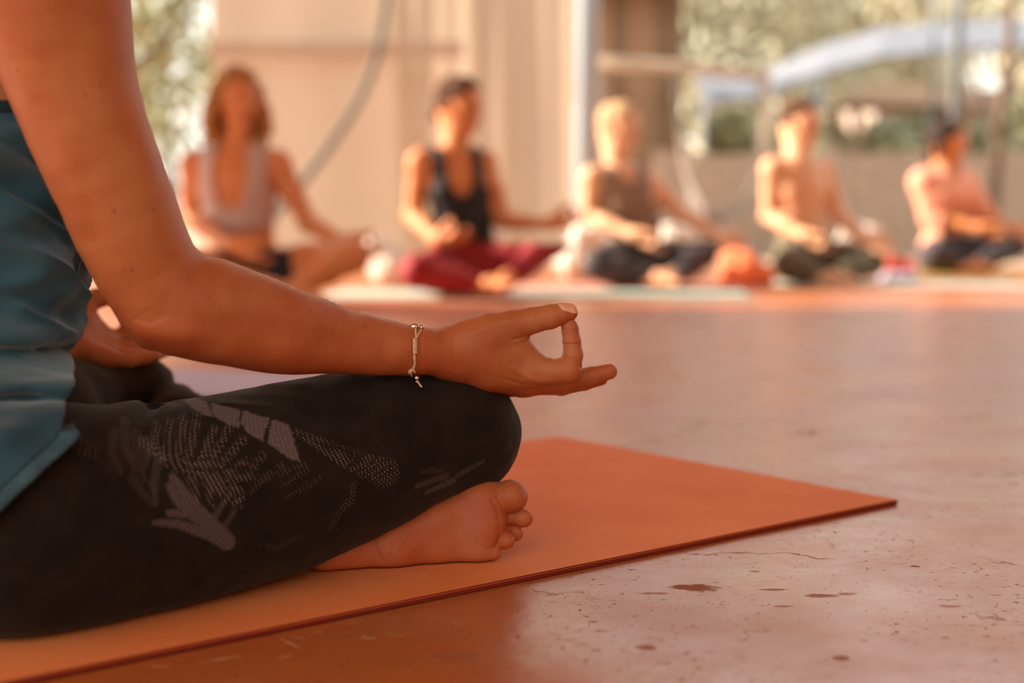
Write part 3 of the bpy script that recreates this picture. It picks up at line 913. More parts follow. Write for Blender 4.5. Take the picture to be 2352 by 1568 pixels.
# ---- top
SH = [((-.545, 1.235, .06), .170), ((-.545, 1.238, .14), .160), ((-.545, 1.242, .20), .140), ((-.508, 1.254, .28), .140), ((-.482, 1.262, .40), .150), ((-.488, 1.255, .50), .132)]
hipN = U(.04, chain([((-.48, 1.17, .115), .105), (W(60, 1218, 1.12), .090)], .04), rchain([(60, 1218, 1.12, .090), (330, 1180, 1.185, .086), (600, 1112, 1.25, .079)], .05), chain([((-.53, 1.24, .115), .158), ((-.525, 1.245, .19), .140)], .04, (FD, .72)))
shirt = U(.02, chain(SH, .06, (FD, .72)), Fn(hipN, lambda f, P: f - .0105))
def shirt_fold(f, P):
    f = f.copy()
    C0 = np.array([-.50, 1.25, 0], np.float32)
    ang = np.arctan2((P - C0) @ LD.astype(np.float32), (P - C0) @ FD.astype(np.float32))
    z = P[:, 2]
    # bunched rolls above the hips, slanting drag folds higher up
    zz = z + .020 * np.sin(ang * 1.3 + .6) + .008 * vnoise(P, 14, 31)
    f -= .0035 * np.clip((.23 - z) / .05, 0, 1) * vnoise(P, (40, 40, 60), 37)
    f -= np.exp(-((zz - .180) / .014) ** 2) * .012 + np.exp(-((zz - .213) / .010) ** 2) * .007 - np.exp(-((zz - .198) / .006) ** 2) * .010 + np.exp(-((zz - .150) / .010) ** 2) * .006 - np.exp(-((zz - .165) / .005) ** 2) * .007
    s = zz + ang * .075
    w = np.clip((z - .20) / .06, 0, 1)
    f -= w * (.0070 * np.sin(s * 95 + 2.8 * vnoise(P, 8, 33)) + .0035 * (1 - np.abs(np.sin(s * 85 + 2 * vnoise(P, 9, 34)))) ** 2 * 1.5)
    f -= .0045 * vnoise(P, (20, 20, 34), 35) + .0022 * vnoise(P, (45, 45, 80), 36)
    return f
TS = np.array([.93, .36, 0], np.float32)
def hem_c(P):
    """signed distance beyond the hem line: positive below and in front of it"""
    a = ((P @ TS) - .077 - 1.26 * np.minimum(P[:, 2] - .161, 0) - .55 * np.maximum(P[:, 2] - .161, 0)) / 1.3
    b_ = .100 - P[:, 2]
    return np.maximum(a + .003 * vnoise(P, 22, 61), b_)
def shirt_fn(f, P):
    f = shirt_fold(f, P)
    return np.maximum(np.maximum(f, hem_c(P) + .011), P[:, 2] - .418)
V1, F1 = polygonise(Fn(shirt, shirt_fn), 0.0022)
me = np_mesh('camisole', V1, F1)
so = link_mesh('camisole', me, M_SHIRT, near); tag(so, 'teal jersey top')
def hem_fn(f, P):
    f = shirt_fold(f, P) - .0016
    return np.maximum(-smin(-f, -(np.abs(hem_c(P) + .005) - .0062), .003), P[:, 2] - .166)
V1, F1 = polygonise(Fn(shirt, hem_fn), 0.0022)
link_mesh('hem', np_mesh('hem', V1, F1), M_SHIRT_HEM, so)
def bind_fn(f, P):
    f = shirt_fold(f, P) - .0012
    return -smin(-f, -(np.abs(P[:, 2] - .414) - .0055), .003)
V1, F1 = polygonise(Fn(shirt, bind_fn), 0.0024)
link_mesh('neck_binding', np_mesh('neck_binding', V1, F1), M_BIND, so)
for e, sh in ((1, SH_R), (-1, SH_L)):
    a = np.array([-.475, 1.255, .41]); top = np.array(sh) * .62 + np.array([-.49, 1.25, sh[2]]) * .38
    pf = a + FD * .115 + (np.array(sh) - np.array(SH_L if e == 1 else SH_R)) * .26 * np.array([1, 1, 0])
    pb = a - FD * .115 + (np.array(sh) - np.array(SH_L if e == 1 else SH_R)) * .26 * np.array([1, 1, 0])
    tube('strap', smooth_path([pf, pf * .45 + top * .55 + FD * .035, top + np.array([0, 0, .060]), pb * .5 + top * .5 - FD * .03, pb]), .006, M_BIND, so)

hair = cap_hair(HL, hsd, hf, hup, 1.0, extra=(Cone(HL(0, -.11, .03), HL(0, -.13, .025), .035, .030),))
V1, F1 = polygonise(hair, 0.004)
link_mesh('hair', np_mesh('hair', V1, F1), M_HAIR_BROWN, near)

# ---- thumb nail
nc = hand_pt((1303, 703, -.004, 0))
def nail_fn(f, P):
    base = ARM.ev(P)
    return np.maximum(f, np.abs(base - .0003) - .0005)
na, nb_ = W(1293, 708, 1.300), W(1318, 707, 1.303)
V1, F1 = polygonise(Fn(Cone(W(1297, 702, 1.303), W(1318, 706, 1.303), .0062, .0060, ((0, 1, 0), 1.3)), nail_fn), 0.0006)
link_mesh('thumb_nail', np_mesh('thumb_nail', V1, F1), M_NAIL, near)

# ---- bracelet
br = empty('bracelet', W(952, 800, 1.27))
br.parent = near; br.matrix_parent_inverse = near.matrix_world.inverted()
bpy.context.view_layer.update()
A2 = U(0.02, *arm.ch)
def on(px, py, off=.0006): return trace(ARM, px, py, 1.2, 1.34, off)
def cord(name, pts, r=.0009): return tube(name, smooth_path([on(*p, .0009) for p in pts], 6), r, M_CORD, br, 8)
cord('cord', [(954, 757), (955, 765), (956, 775)])
cord('cord', [(967, 757), (962, 766), (956, 776)])
cord('cord', [(952, 812), (952, 824), (953, 836), (949, 846)], .0013)
cord('cord', [(949, 846), (953, 856), (956, 862)], .0009)
# loop that goes on round the far side of the wrist
w0 = W(952, 804, 1.29); ring = []
for k in range(0, 25):
    a = math.radians(100 + k * 340 / 24 - 90)
    d = np.array([0.10 * math.sin(a), -math.cos(a), math.sin(a)]); d /= np.linalg.norm(d)
    tt = np.linspace(0, .06, 240)
    hi_ = tt[np.argmax(ARM.ev((w0 + d * tt[:, None]).astype(np.float32)) > 0)]
    ring.append(w0 + d * (hi_ + .0007))
tube('loop_cord', ring[3:-3], .0008, M_CORD, br, 8)
for k in range(9):      # macrame wraps
    y0 = 778 + k * 4.1
    a, b_ = on(948.5 + .0, y0 + .8, .0012), on(957.0, y0 - .6, .0012); md = (a + b_) / 2 + (on(952, y0, .0022) - on(952, y0, .0012))
    tube('knot_wrap', smooth_path([a, md, b_], 4), .0011, M_CORD, br, 8)
bead = ball('bead', on(951, 750, .0012), .0034, M_METAL, br, (1.4, 1, 1.0)); ball('bead', on(967, 752, .0014), .0029, M_METAL, br)
p0 = on(956, 858, .0012); q0 = W(957, 868, p0[1] - .004)
ball('bead', q0, .0026, M_METAL, br)
tube('cord_tail', smooth_path([W(955, 876, q0[1]), W(960, 877, q0[1]), W(964, 883, q0[1]), W(969, 889, q0[1])], 5), .0009, M_CORD, br, 8)
bm = bmesh.new()
tube_bm(bm, smooth_path([on(951, 845, .001), on(945, 850, .001), on(940, 856, .001)], 4), [.0012] * 4 + [.0022] * 4 + [.0016], 8)
bm_obj('cord_knot', bm, M_CORD, br, True)
# fine hairs catching light along the top of the forearm
bm = bmesh.new()
for k in range(150):
    t = rng.rand(); px = 520 + t * 500
    if 920 < px < 975: continue
    top = np.interp(px, [450, 560, 640, 800, 950, 1040], [583, 618, 652, 713, 748, 762])
    p = trace(ARM, px, top + 1.5 + rng.rand() * 2.5, 1.15, 1.34, -.0003)
    d = np.array([.8 + rng.rand() * .4, .2, .35 + rng.rand() * .5]); d /= np.linalg.norm(d)
    L_ = .003 + rng.rand() * .004
    s_ = np.cross(d, [0, 1, 0]); s_ *= .00005
    a = [bm.verts.new(p - s_), bm.verts.new(p + s_), bm.verts.new(p + d * L_ * .6 + s_ * .7), bm.verts.new(p + d * L_ + np.array([0, 0, -.0006]))]
    bm.faces.new(a)
bm_obj('arm_hair', bm, M_HAIR_LIGHT, near)
near.children[-1]['kind'] = 'stuff'
for c_ in near.children:
    if c_.name.startswith('arm_hair'): c_['kind'] = 'stuff'
# ================================================================== people in the row behind
def orient(d, up=(0, 0, 1), mirror=False):
    d = np.array(d, float); d /= np.linalg.norm(d)
    up = np.array(up, float); y = np.cross(up, d); y /= np.linalg.norm(y); z = np.cross(d, y)
    M_ = np.stack([d, y * (-1 if mirror else 1), z], 1)
    return M_

def seated(cfg):
    D = cfg['D']
    w = lambda q: W(q[0], q[1], D + (q[2] if len(q) > 2 else 0))
    f = np.array(cfg['f'], float); f /= np.linalg.norm(f)
    fh = np.array(cfg.get('fh', cfg['f']), float); fh /= np.linalg.norm(fh)
    g = np.array([f[0], f[1], 0]); g /= np.linalg.norm(g)
    k = cfg.get('k', 1.0)                     # build
    headn, HL_, sd, hf_, hu = head_parts(w(cfg['head']), fh, 1.0)
    nk, ch, wa, pe = w(cfg['neck']), w(cfg['chest']), w(cfg['waist']), w(cfg['pelvis'])
    sA, sB = w(cfg['sA']), w(cfg['sB'])
    mid = (sA + sB) / 2 + np.array([0, 0, .005])
    tor = [(pe, .150 * k), (wa, .108 * k), (ch, .132 * k), (mid * .6 + ch * .4, .115 * k)]
    torn = chain(tor, .05, (g, .74))
    neck = chain([(mid - np.array([0, 0, .02]), .058 * k), (nk, .050 * k), (w(cfg['head']) - np.array([0, 0, .05]), .050)], .03)
    sho = U(.04, chain([(mid, .052 * k), (sA, .050 * k)], .03), chain([(mid, .052 * k), (sB, .050 * k)], .03))
    limbs = []
    hands = []
    for e in 'AB':
        S, E, Wr = w(cfg['s' + e]), w(cfg['e' + e]), w(cfg['w' + e])
        limbs.append(U(.02, chain([(S, .047 * k), ((S + E) / 2, .043 * k), (E, .035 * k)], .03), chain([(E, .036 * k), (E * .6 + Wr * .4, .034 * k), (Wr, .021 * k)], .03)))
        M_ = orient(w(cfg['h' + e]) - Wr, mirror=(e == 'B'))
        if e == 'A': M_ = orient(w(cfg['h' + e]) - Wr)
        hands.append(hand_node((lambda M_, Wr: (lambda p: Wr + M_ @ p))(M_, Wr), 1.0))
    legs_, feet = [], []
    for e in 'AB':
        Hh, Kn, An, Ft = w(cfg['p' + e]), w(cfg['k' + e]), w(cfg['a' + e]), w(cfg['t' + e])
        legs_.append(U(.03, chain([(Hh, .088 * k), ((Hh + Kn) / 2, .078 * k), (Kn, .056 * k)], .04), chain([(Kn, .053 * k), (Kn * .6 + An * .4, .050 * k), (An, .034 * k)], .04)))
        d = Ft - An; d /= np.linalg.norm(d); heel = An - d * .03 - np.array([0, 0, .012])
        sdv = np.cross(d, [0, 0, 1]); sdv /= np.linalg.norm(sdv)
        fb = U(.02, chain([(heel, .030), (An + d * .06, .030), (An + d * .12 - np.array([0, 0, .008]), .026)], .02), chain([(An + d * .12 + sdv * .02, .020), (An + d * .12 - sdv * .02, .017)], .01))
        tt = [Cone(An + d * .125 + sdv * (.028 - .014 * i), An + d * (.168 - .006 * i) + sdv * (.031 - .0155 * i), .011 - .001 * i, .0105 - .001 * i) for i in range(5)]
        feet.append(Each(fb, .01, tt, .001))
    zf = MAT_T + .002
    ground = lambda ff, P: -smin(-ff, P[:, 2] - zf, .01)
    body = U(.028, torn, neck, sho, headn, *limbs, *hands)
    if cfg['legs'] == 'bare': body = U(.012, body, *legs_, *feet)
    else: body = U(.001, body, *feet)
    parts = [polygonise(Fn(body, ground), .0052)]
    V, F = join_vf(parts)
    me = np_mesh('person', V, F)
    o = link_mesh('person', me, cfg['skin'])
    rebase(o, (pe[0], pe[1], MAT_T))
    tag(o, cfg['label'], 'person', 'people seated in the row behind')
    # trousers
    if cfg['legs'] != 'bare':
        n = U(.03, *[Fn(l, lambda ff, P: ff - .007) for l in legs_], Fn(chain(tor[:2], .05, (g, .80)), lambda ff, P: ff - .010))
        top_ = pe[2] + .10
        def pf(ff, P):
            ff = ff - .006 * vnoise(P, (16, 16, 22), 4) - .003 * vnoise(P, 45, 8)
            return ground(np.maximum(ff, P[:, 2] - top_), P)
        link_mesh(cfg['legs'], np_mesh(cfg['legs'], *polygonise(Fn(n, pf), .0065)), cfg['mleg'], o)
    else:
        n = U(.03, Fn(chain(tor[:2], .05, (g, .80)), lambda ff, P: ff - .009), *[Fn(chain([(w(cfg['p' + e]), .090 * k), (w(cfg['p' + e]) * .62 + w(cfg['k' + e]) * .38, .082 * k)], .03), lambda ff, P: ff - .007) for e in 'AB'])
        top_ = pe[2] + .08
        link_mesh('shorts', np_mesh('shorts', *polygonise(Fn(n, lambda ff, P: ground(np.maximum(ff, P[:, 2] - top_), P)), .0065)), cfg['mleg'], o)
    # upper garment
    if cfg.get('top'):
        off = cfg.get('off', .008)
        base = U(.04, chain(tor, .05, (g, .80)), sho, *(limbs if cfg.get('sleeves') else []))
        zt = mid[2] + .030
        nc_ = mid + g * cfg.get('scoop_f', .10) + np.array([0, 0, cfg.get('scoop_z', -.02)])
        lim = cfg.get('top_low', pe[2] - .02)
        sl = cfg.get('sleeves')
        def tf(ff, P):
            ff = ff - off - .004 * vnoise(P, (14, 14, 22), 6)
            side = (P - mid.astype(np.float32)) @ ((sA - sB) / np.linalg.norm(sA - sB)).astype(np.float32)
            q = P - nc_.astype(np.float32); fw = q @ g.astype(np.float32)
            scoop = np.sqrt((side / cfg.get('sw', .07)) ** 2 + (q[:, 2] / cfg.get('sh', .13)) ** 2) - 1
            scoop = np.where(fw > -.16, scoop * .06, 1.0)
            ff = np.maximum(ff, -scoop)
            ff = np.maximum(ff, lim - P[:, 2])
            neckc = np.linalg.norm((P - (mid + np.array([0, 0, .06])).astype(np.float32)) * np.array([1, 1, .8], np.float32), axis=1) - .085
            ff = np.maximum(ff, -neckc)
            if not sl:
                arm_side = np.abs(side) - (np.linalg.norm(sA - sB) / 2 - .030 - np.clip(.10 - (P[:, 2] - (ch[2] - .02)), 0, .10) * -.0)
                hi = P[:, 2] > ch[2] - .01
                ff = np.where(hi, np.maximum(ff, arm_side), ff)
            else:
                ff = np.maximum(ff, -(np.linalg.norm(P - w(cfg['wA']).astype(np.float32), axis=1) - .20))
                ff = np.maximum(ff, -(np.linalg.norm(P - w(cfg['wB']).astype(np.float32), axis=1) - .16))
            return ff
        link_mesh(cfg['top'], np_mesh(cfg['top'], *polygonise(Fn(base, tf), .0065)), cfg['mtop'], o)
    # hair
    hk = cfg['hair']
    if hk == 'long':
        ex = []
        for i in range(9):
            a = -1.95 + i * (3.9 / 8)
            if abs(a) > 2.2: pass
            x0, y0 = math.sin(a) * .080, -.012 - math.cos(a) * .085
            p = [L0 for L0 in [HL_(x0 * .92, y0 * .8, .045), HL_(x0 * 1.18, y0 * 1.10, -.03), HL_(x0 * (1.10 if i % 2 else 1.38), y0 * 1.12, -.09), HL_(x0 * (1.40 if i % 2 else 1.12), y0 * 1.05, -.150)]]
            ex.append(chain(list(zip(p, [.026, .027, .024, .012])), .012))
        hn = U(.012, cap_hair(HL_, sd, hf_, hu, 1.0, back=-.025, top=.044, thick=.090, front=.050), *ex)
        hn = Fn(hn, lambda ff, P: ff + .005 * vnoise(P, (55, 55, 28), 3))
    elif hk == 'bun':
        hn = U(.012, cap_hair(HL_, sd, hf_, hu, 1.0, front=.055), Cone(HL_(0, -.105, -.01), HL_(0, -.125, -.03), .030, .026))
    elif hk == 'bob':
        hn = U(.02, cap_hair(HL_, sd, hf_, hu, 1.0, front=.055), chain([(HL_(0, -.085, .02), .05), (HL_(0, -.085, -.075), .042)], .02), *[chain([(HL_(e * .078, -.03, .03), .026), (HL_(e * .080, -.035, -.070), .020)], .02) for e in (-1, 1)])
    else:
        hn = cap_hair(HL_, sd, hf_, hu, 1.0, back=-.024, top=.036, thick=.086, front=.050)
    link_mesh('hair', np_mesh('hair', *polygonise(hn, .005)), cfg['mhair'], o)
    # eyes and lips
    for e in (-1, 1):
        ball('eye', HL_(e * .030, .074, .004), .009, M_EYE_W, o, seg=12)
    ball('mouth', HL_(0, .0865, -.052), .010, M_LIP, o, (1.9, .5, .55), seg=12)
    return o

M_TANK = mat('mauve_tank', (0.52, 0.36, 0.31), rough=0.9, bump=(60, .3, .004))
M_BLACK = mat('black_knit', (0.014, 0.012, 0.012), rough=0.85, bump=(80, .3, .003))
M_MAROON = mat('maroon_knit', (0.27, 0.010, 0.014), rough=0.8, bump=(60, .3, .004))
M_GREY = mat('warm_grey_knit', (0.25, 0.155, 0.105), rough=0.9, bump=(60, .3, .004))
M_CHAR = mat('charcoal_knit', (0.055, 0.042, 0.045), rough=0.85, bump=(60, .3, .004))
M_OLIVE = mat('olive_cloth', (0.13, 0.105, 0.060), rough=0.9, noise=(12, .5), bump=(50, .4, .005))
M_PEACH = mat('peach_cloth', (0.78, 0.34, 0.22), rough=0.9, bump=(40, .4, .006))
M_SHORT = mat('navy_shorts', (0.012, 0.018, 0.026), rough=0.8, bump=(60, .3, .003))

PEOPLE = [
 dict(D=5.2, f=(.25, -.97, 0), fh=(.42, -.90, -.08), head=(545, 233, 0), neck=(545, 318, .01), chest=(548, 425), waist=(552, 520), pelvis=(560, 622),
      sA=(446, 378, .02), sB=(637, 376, .02), eA=(437, 500, .02), wA=(530, 563, -.30), hA=(590, 580, -.34), eB=(708, 512, 0), wB=(790, 556, -.16), hB=(860, 560, -.2),
      pA=(520, 632, -.05), pB=(606, 630, -.05), kA=(415, 612, -.30), kB=(812, 588, -.22), aA=(640, 668, -.42), aB=(660, 672, -.38), tA=(760, 690, -.42), tB=(560, 690, -.50),
      legs='bare', mleg=M_SHORT, top='tank_top', mtop=M_TANK, skin=M_SKIN_TAN, hair='long', mhair=M_HAIR_BLOND, sw=.062, sh=.145, scoop_z=-.03, k=1.0, top_low=.27,
      label='person with long wavy blond hair and pale mauve tank top, bare legs crossed'),
 dict(D=5.76, f=(.62, -.78, 0), fh=(.80, -.58, -.02), head=(1058, 246, 0), neck=(1048, 326, .01), chest=(1056, 425), waist=(1066, 520), pelvis=(1066, 612),
      sA=(966, 372, -.04), sB=(1112, 372, .05), eA=(950, 495, -.02), wA=(1006, 552, -.22), hA=(1050, 520, -.30), eB=(1156, 508, .02), wB=(1262, 514, -.08), hB=(1325, 487, -.1),
      pA=(1035, 622, -.05), pB=(1098, 614, -.05), kA=(962, 622, -.32), kB=(1276, 548, -.12), aA=(1096, 652, -.36), aB=(1188, 626, -.30), tA=(1165, 652, -.42), tB=(1110, 668, -.40),
      legs='leggings', mleg=M_MAROON, top='tank_top', mtop=M_BLACK, skin=M_SKIN_TAN, hair='bun', mhair=M_HAIR_BROWN, sw=.060, sh=.125, scoop_z=-.02,
      label='person in black tank top and maroon leggings with tied-back hair'),
 dict(D=6.5, f=(.55, -.83, 0), fh=(.80, -.58, -.02), head=(1424, 294, 0), neck=(1414, 368, .01), chest=(1446, 458), waist=(1462, 530), pelvis=(1440, 602),
      sA=(1360, 408, -.05), sB=(1488, 416, .05), eA=(1352, 495, -.04), wA=(1455, 538, -.22), hA=(1510, 560, -.28), eB=(1566, 492, .02), wB=(1655, 545, -.10), hB=(1705, 560, -.14),
      pA=(1420, 606, -.05), pB=(1480, 602, -.05), kA=(1372, 606, -.30), kB=(1616, 580, -.12), aA=(1488, 632, -.34), aB=(1560, 628, -.32), tA=(1550, 645, -.42), tB=(1500, 645, -.40),
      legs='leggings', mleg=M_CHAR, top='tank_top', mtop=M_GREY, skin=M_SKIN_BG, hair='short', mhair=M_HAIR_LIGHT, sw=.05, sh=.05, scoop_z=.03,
      label='person with pale short hair, grey-brown sleeveless top and charcoal leggings beside the pale blue pole'),
 dict(D=6.8, f=(.62, -.78, 0), fh=(.72, -.68, .0), head=(1840, 284, 0), neck=(1832, 352, .01), chest=(1840, 430), waist=(1846, 510), pelvis=(1850, 588), k=1.05,
      sA=(1775, 388, -.05), sB=(1890, 392, .05), eA=(1768, 495, -.02), wA=(1845, 540, -.20), hA=(1890, 560, -.26), eB=(1928, 500, .02), wB=(1992, 548, -.10), hB=(2040, 562, -.14),
      pA=(1825, 596, -.05), pB=(1885, 594, -.05), kA=(1812, 606, -.38), kB=(2000, 602, -.12), aA=(1895, 636, -.36), aB=(1930, 630, -.34), tA=(1960, 645, -.42), tB=(1860, 642, -.42),
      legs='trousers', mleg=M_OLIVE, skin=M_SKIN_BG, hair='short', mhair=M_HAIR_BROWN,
      label='bare-chested person with short brown hair and olive trousers beside the crumpled orange cloth'),
 dict(D=7.9, f=(.75, -.66, 0), fh=(.85, -.50, -.05), head=(2180, 328, 0), neck=(2170, 388, .01), chest=(2170, 450), waist=(2180, 520), pelvis=(2170, 580), k=1.0,
      sA=(2122, 418, -.05), sB=(2214, 418, .05), eA=(2140, 500, -.06), wA=(2250, 524, -.22), hA=(2290, 532, -.26), eB=(2262, 492, .02), wB=(2325, 524, -.10), hB=(2370, 534, -.14),
      pA=(2150, 586, -.05), pB=(2200, 582, -.05), kA=(2150, 582, -.38), kB=(2330, 566, -.12), aA=(2218, 605, -.36), aB=(2255, 602, -.34), tA=(2270, 616, -.42), tB=(2210, 618, -.42),
      legs='trousers', mleg=M_CHAR, top='loose_top', mtop=M_PEACH, sleeves=True, off=.020, top_low=.14, skin=M_SKIN_TAN, hair='bob', mhair=M_HAIR_DARK, sw=.045, sh=.05, scoop_z=.05,
      label='person with dark hair tied low and loose peach top, farthest of the row'),
]
for c_ in PEOPLE: seated(c_)

# ================================================================== mats and cloths of the row
def flat_mat(p0, p1, width, m, label):
    p0 = np.array([p0[0], p0[1], 0]); p1 = np.array([p1[0], p1[1], 0]); l = p1 - p0; L_ = np.linalg.norm(l); l = l / L_
    s = np.array([-l[1], l[0], 0])
    return yoga_mat('yoga_mat', p0, s, l, width, L_, MAT_T, m, label, 'yoga mats')
M_TERRA = mat('terracotta_mat', (0.60, 0.17, 0.06), rough=0.8, noise=(10, .3))
M_SEA = mat('sea_green_mat', (0.36, 0.44, 0.36), rough=0.8, noise=(10, .3))
M_SALMON = mat('salmon_mat', (0.66, 0.28, 0.20), rough=0.8, noise=(10, .3))
M_PALEM = mat('pale_mat', (0.52, 0.50, 0.40), rough=0.8, noise=(10, .3))
M_YEL = mat('mustard_mat', (0.50, 0.30, 0.05), rough=0.8, noise=(10, .3))
M_LIL = mat('lilac_cloth', (0.50, 0.44, 0.56), rough=0.85, noise=(10, .3))
flat_mat((-1.78, 5.10), (-.16, 4.62), .62, M_TERRA, 'terracotta mat under the person with long wavy blond hair')
flat_mat((-.78, 5.50), (.92, 5.36), .62, M_SEA, 'pale sea green mat under the person in maroon leggings')
flat_mat((.02, 6.14), (1.02, 6.10), .56, M_SALMON, 'salmon mat under the person with pale short hair')
flat_mat((1.12, 6.26), (2.35, 6.20), .66, M_PALEM, 'pale grey-green mat under the bare-chested person')
flat_mat((2.05, 7.28), (3.75, 7.16), .70, M_YEL, 'mustard yellow mat under the person in the peach top')
flat_mat((-1.20, 2.72), (-.34, 2.50), .34, M_LIL, 'pale lilac mat on the floor beyond the nearest knees')

def cloth_pile(name, pts, m, label, cat, seed, k=.05, amp=.010, v=.006, group=None, base_z=.001):
    n = U(k, *[Cone(p, q, r1, r2) for p, q, r1, r2 in pts])
    def fn(ff, P):
        a = vnoise(P, (22, 22, 14), seed); b_ = vnoise(P, (40, 30, 40), seed + 1)
        ff = ff + amp * (1 - np.abs(a) * 3) * .7 + amp * .4 * b_
        return np.maximum(ff, .001 - P[:, 2])
    V, F = polygonise(Fn(n, fn), v); V[:, 2] -= V[:, 2].min() - base_z
    o = link_mesh(name, np_mesh(name, V, F), m)
    c = V.mean(0); rebase(o, (c[0], c[1], 0)); tag(o, label, cat, group); return o
M_ORCL = mat('orange_cloth', (0.80, 0.20, 0.08), rough=0.9, noise=(9, .4), bump=(30, .5, .006))
M_WHCL = mat('white_cloth', (0.72, 0.66, 0.58), rough=0.9, noise=(9, .2), bump=(30, .5, .006))
pw = lambda px, py, Y: W(px, py, Y)
cloth_pile('crumpled_cloth', [(pw(1680, 598, 6.25), pw(1690, 622, 6.25), .052, .066), (pw(1712, 612, 6.2), pw(1752, 628, 6.2), .058, .046), (pw(1668, 632, 6.15), pw(1755, 636, 6.2), .045, .034)], M_ORCL,
           'crumpled orange cloth lying between two seated people', 'cloth', 41, base_z=MAT_T + .001)
cloth_pile('folded_blanket', [(pw(870, 560, 6.4), pw(905, 595, 6.4), .065, .085), (pw(880, 610, 6.4), pw(925, 612, 6.4), .05, .04)], M_WHCL, 'white bundled blanket behind the raised hand of the blond person', 'blanket', 42)
cloth_pile('folded_blanket', [(pw(1115, 505, 6.7), pw(1130, 570, 6.7), .07, .10), (pw(1150, 580, 6.7), pw(1225, 572, 6.7), .075, .07)], M_WHCL, 'white bundled blanket behind the person in maroon leggings', 'blanket', 43)
cloth_pile('cushion', [(pw(1342, 520, 7.1), pw(1400, 515, 7.1), .075, .085), (pw(1320, 575, 7.1), pw(1410, 575, 7.1), .09, .09)], M_WHCL, 'white cushion heap at the foot of the pale blue pole', 'cushion', 44)
cloth_pile('cushion', [(pw(1540, 540, 7.3), pw(1580, 545, 7.3), .07, .06), (pw(1530, 590, 7.3), pw(1600, 590, 7.3), .08, .08)], M_WHCL, 'white cushion behind the arm of the person with pale short hair', 'cushion', 45)
cloth_pile('rolled_towel', [(pw(2035, 640, 6.9), pw(2095, 640, 6.9), .032, .032)], M_LIL, 'lilac rolled towel on the floor beyond the olive trousers', 'towel', 46, amp=.004)
cloth_pile('crumpled_cloth', [(pw(2055, 596, 7.6), pw(2085, 600, 7.6), .045, .045)], mat('red_cloth', (.5, .06, .05), rough=.9), 'small red cloth beside the person in the peach top', 'cloth', 47)
cloth_pile('folded_blanket', [(pw(1955, 520, 8.0), pw(2000, 525, 8.0), .07, .06), (pw(1940, 570, 8.0), pw(2010, 575, 8.0), .09, .08)], M_WHCL, 'white blanket heap behind the bare-chested person', 'blanket', 48)

# ================================================================== shelter: roof, posts, curtains
M_WOOD = mat('weathered_wood', (0.36, 0.21, 0.115), rough=0.8, noise=(14, .7), bump=(40, .4, .004))
M_BEAM = mat('pale_wood', (0.50, 0.36, 0.25), rough=0.75, noise=(14, .4), bump=(40, .4, .004))
M_ROOF = mat("roof_underside", (0.50, 0.33, 0.20), rough=0.9, noise=(8, .4))
M_CURT = mat('cream_canvas', (0.52, 0.40, 0.29), rough=0.95, noise=(3, .5), color2=(0.46, 0.35, 0.25), bump=(60, .3, .003))
nt_ = M_CURT.node_tree
tb_ = nt_.nodes.new('ShaderNodeBsdfTranslucent'); tb_.inputs['Color'].default_value = (0.60, 0.47, 0.36, 1)
ms_ = nt_.nodes.new('ShaderNodeMixShader'); ms_.inputs[0].default_value = .28
nt_.links.new(nt_.nodes['Principled BSDF'].outputs[0], ms_.inputs[1]); nt_.links.new(tb_.outputs[0], ms_.inputs[2])
nt_.links.new(ms_.outputs[0], nt_.nodes['Material Output'].inputs['Surface'])
M_POLE = mat('pale_blue_paint', (0.34, 0.45, 0.52), rough=0.5, spec=.5)
M_POLE2 = mat('grey_blue_paint', (0.16, 0.20, 0.22), rough=0.5, spec=.5)
M_ROPE = mat('grey_rope', (0.13, 0.125, 0.10), rough=0.9, bump=(120, .8, .004))

for nm, lo_, hi_ in (('light_block_back', (0.6, -2.62, 0), (7.0, -2.5, 3.0)), ('light_block_right', (7.0, -2.62, 0), (7.12, 5.0, 3.0))):  # unseen walls, added to block fill light from behind and from the right
    bm = bmesh.new(); box_bm(bm, lo_, hi_); o = bm_obj(nm, bm, M_ROOF); tag(o, kind='structure')
bm = bmesh.new(); box_bm(bm, (-7.0, -1.3, 3.0), (7.0, ROOF_Y, 3.12)); o = bm_obj('ceiling', bm, M_ROOF); tag(o, kind='structure')  # roof out of view, its edges shaped to bound sun and skylight

def post(px, Y, r, m, label, top=3.0, name='support_pole'):
    g = W(px, 560, Y); c = np.array([g[0], g[1], 0])
    e = empty(name, c)
    tag(e, label, 'pole')
    bm = bmesh.new(); tube_bm(bm, [c + np.array([0, 0, .001]), c + np.array([0, 0, top - .01])], r, 20); bm_obj('shaft', bm, m, e, True)
    bm = bmesh.new(); tube_bm(bm, [c + np.array([0, 0, .001]), c + np.array([0, 0, .03]), c + np.array([0, 0, .05])], [r * 2.1, r * 2.1, r * 1.1], 20); bm_obj('base_flange', bm, m, e)
    return e
post(1348, 7.7, .060, M_POLE, 'pale blue painted roof pole behind the person with pale short hair', 3.6)
post(2187, 9.0, .034, M_POLE2, 'slim grey-blue pole rising behind the head of the person in the peach top', 3.6)
post(2134, 12.6, .022, M_POLE2, 'thinnest grey pole, far off beside the slim grey-blue pole', 3.6)

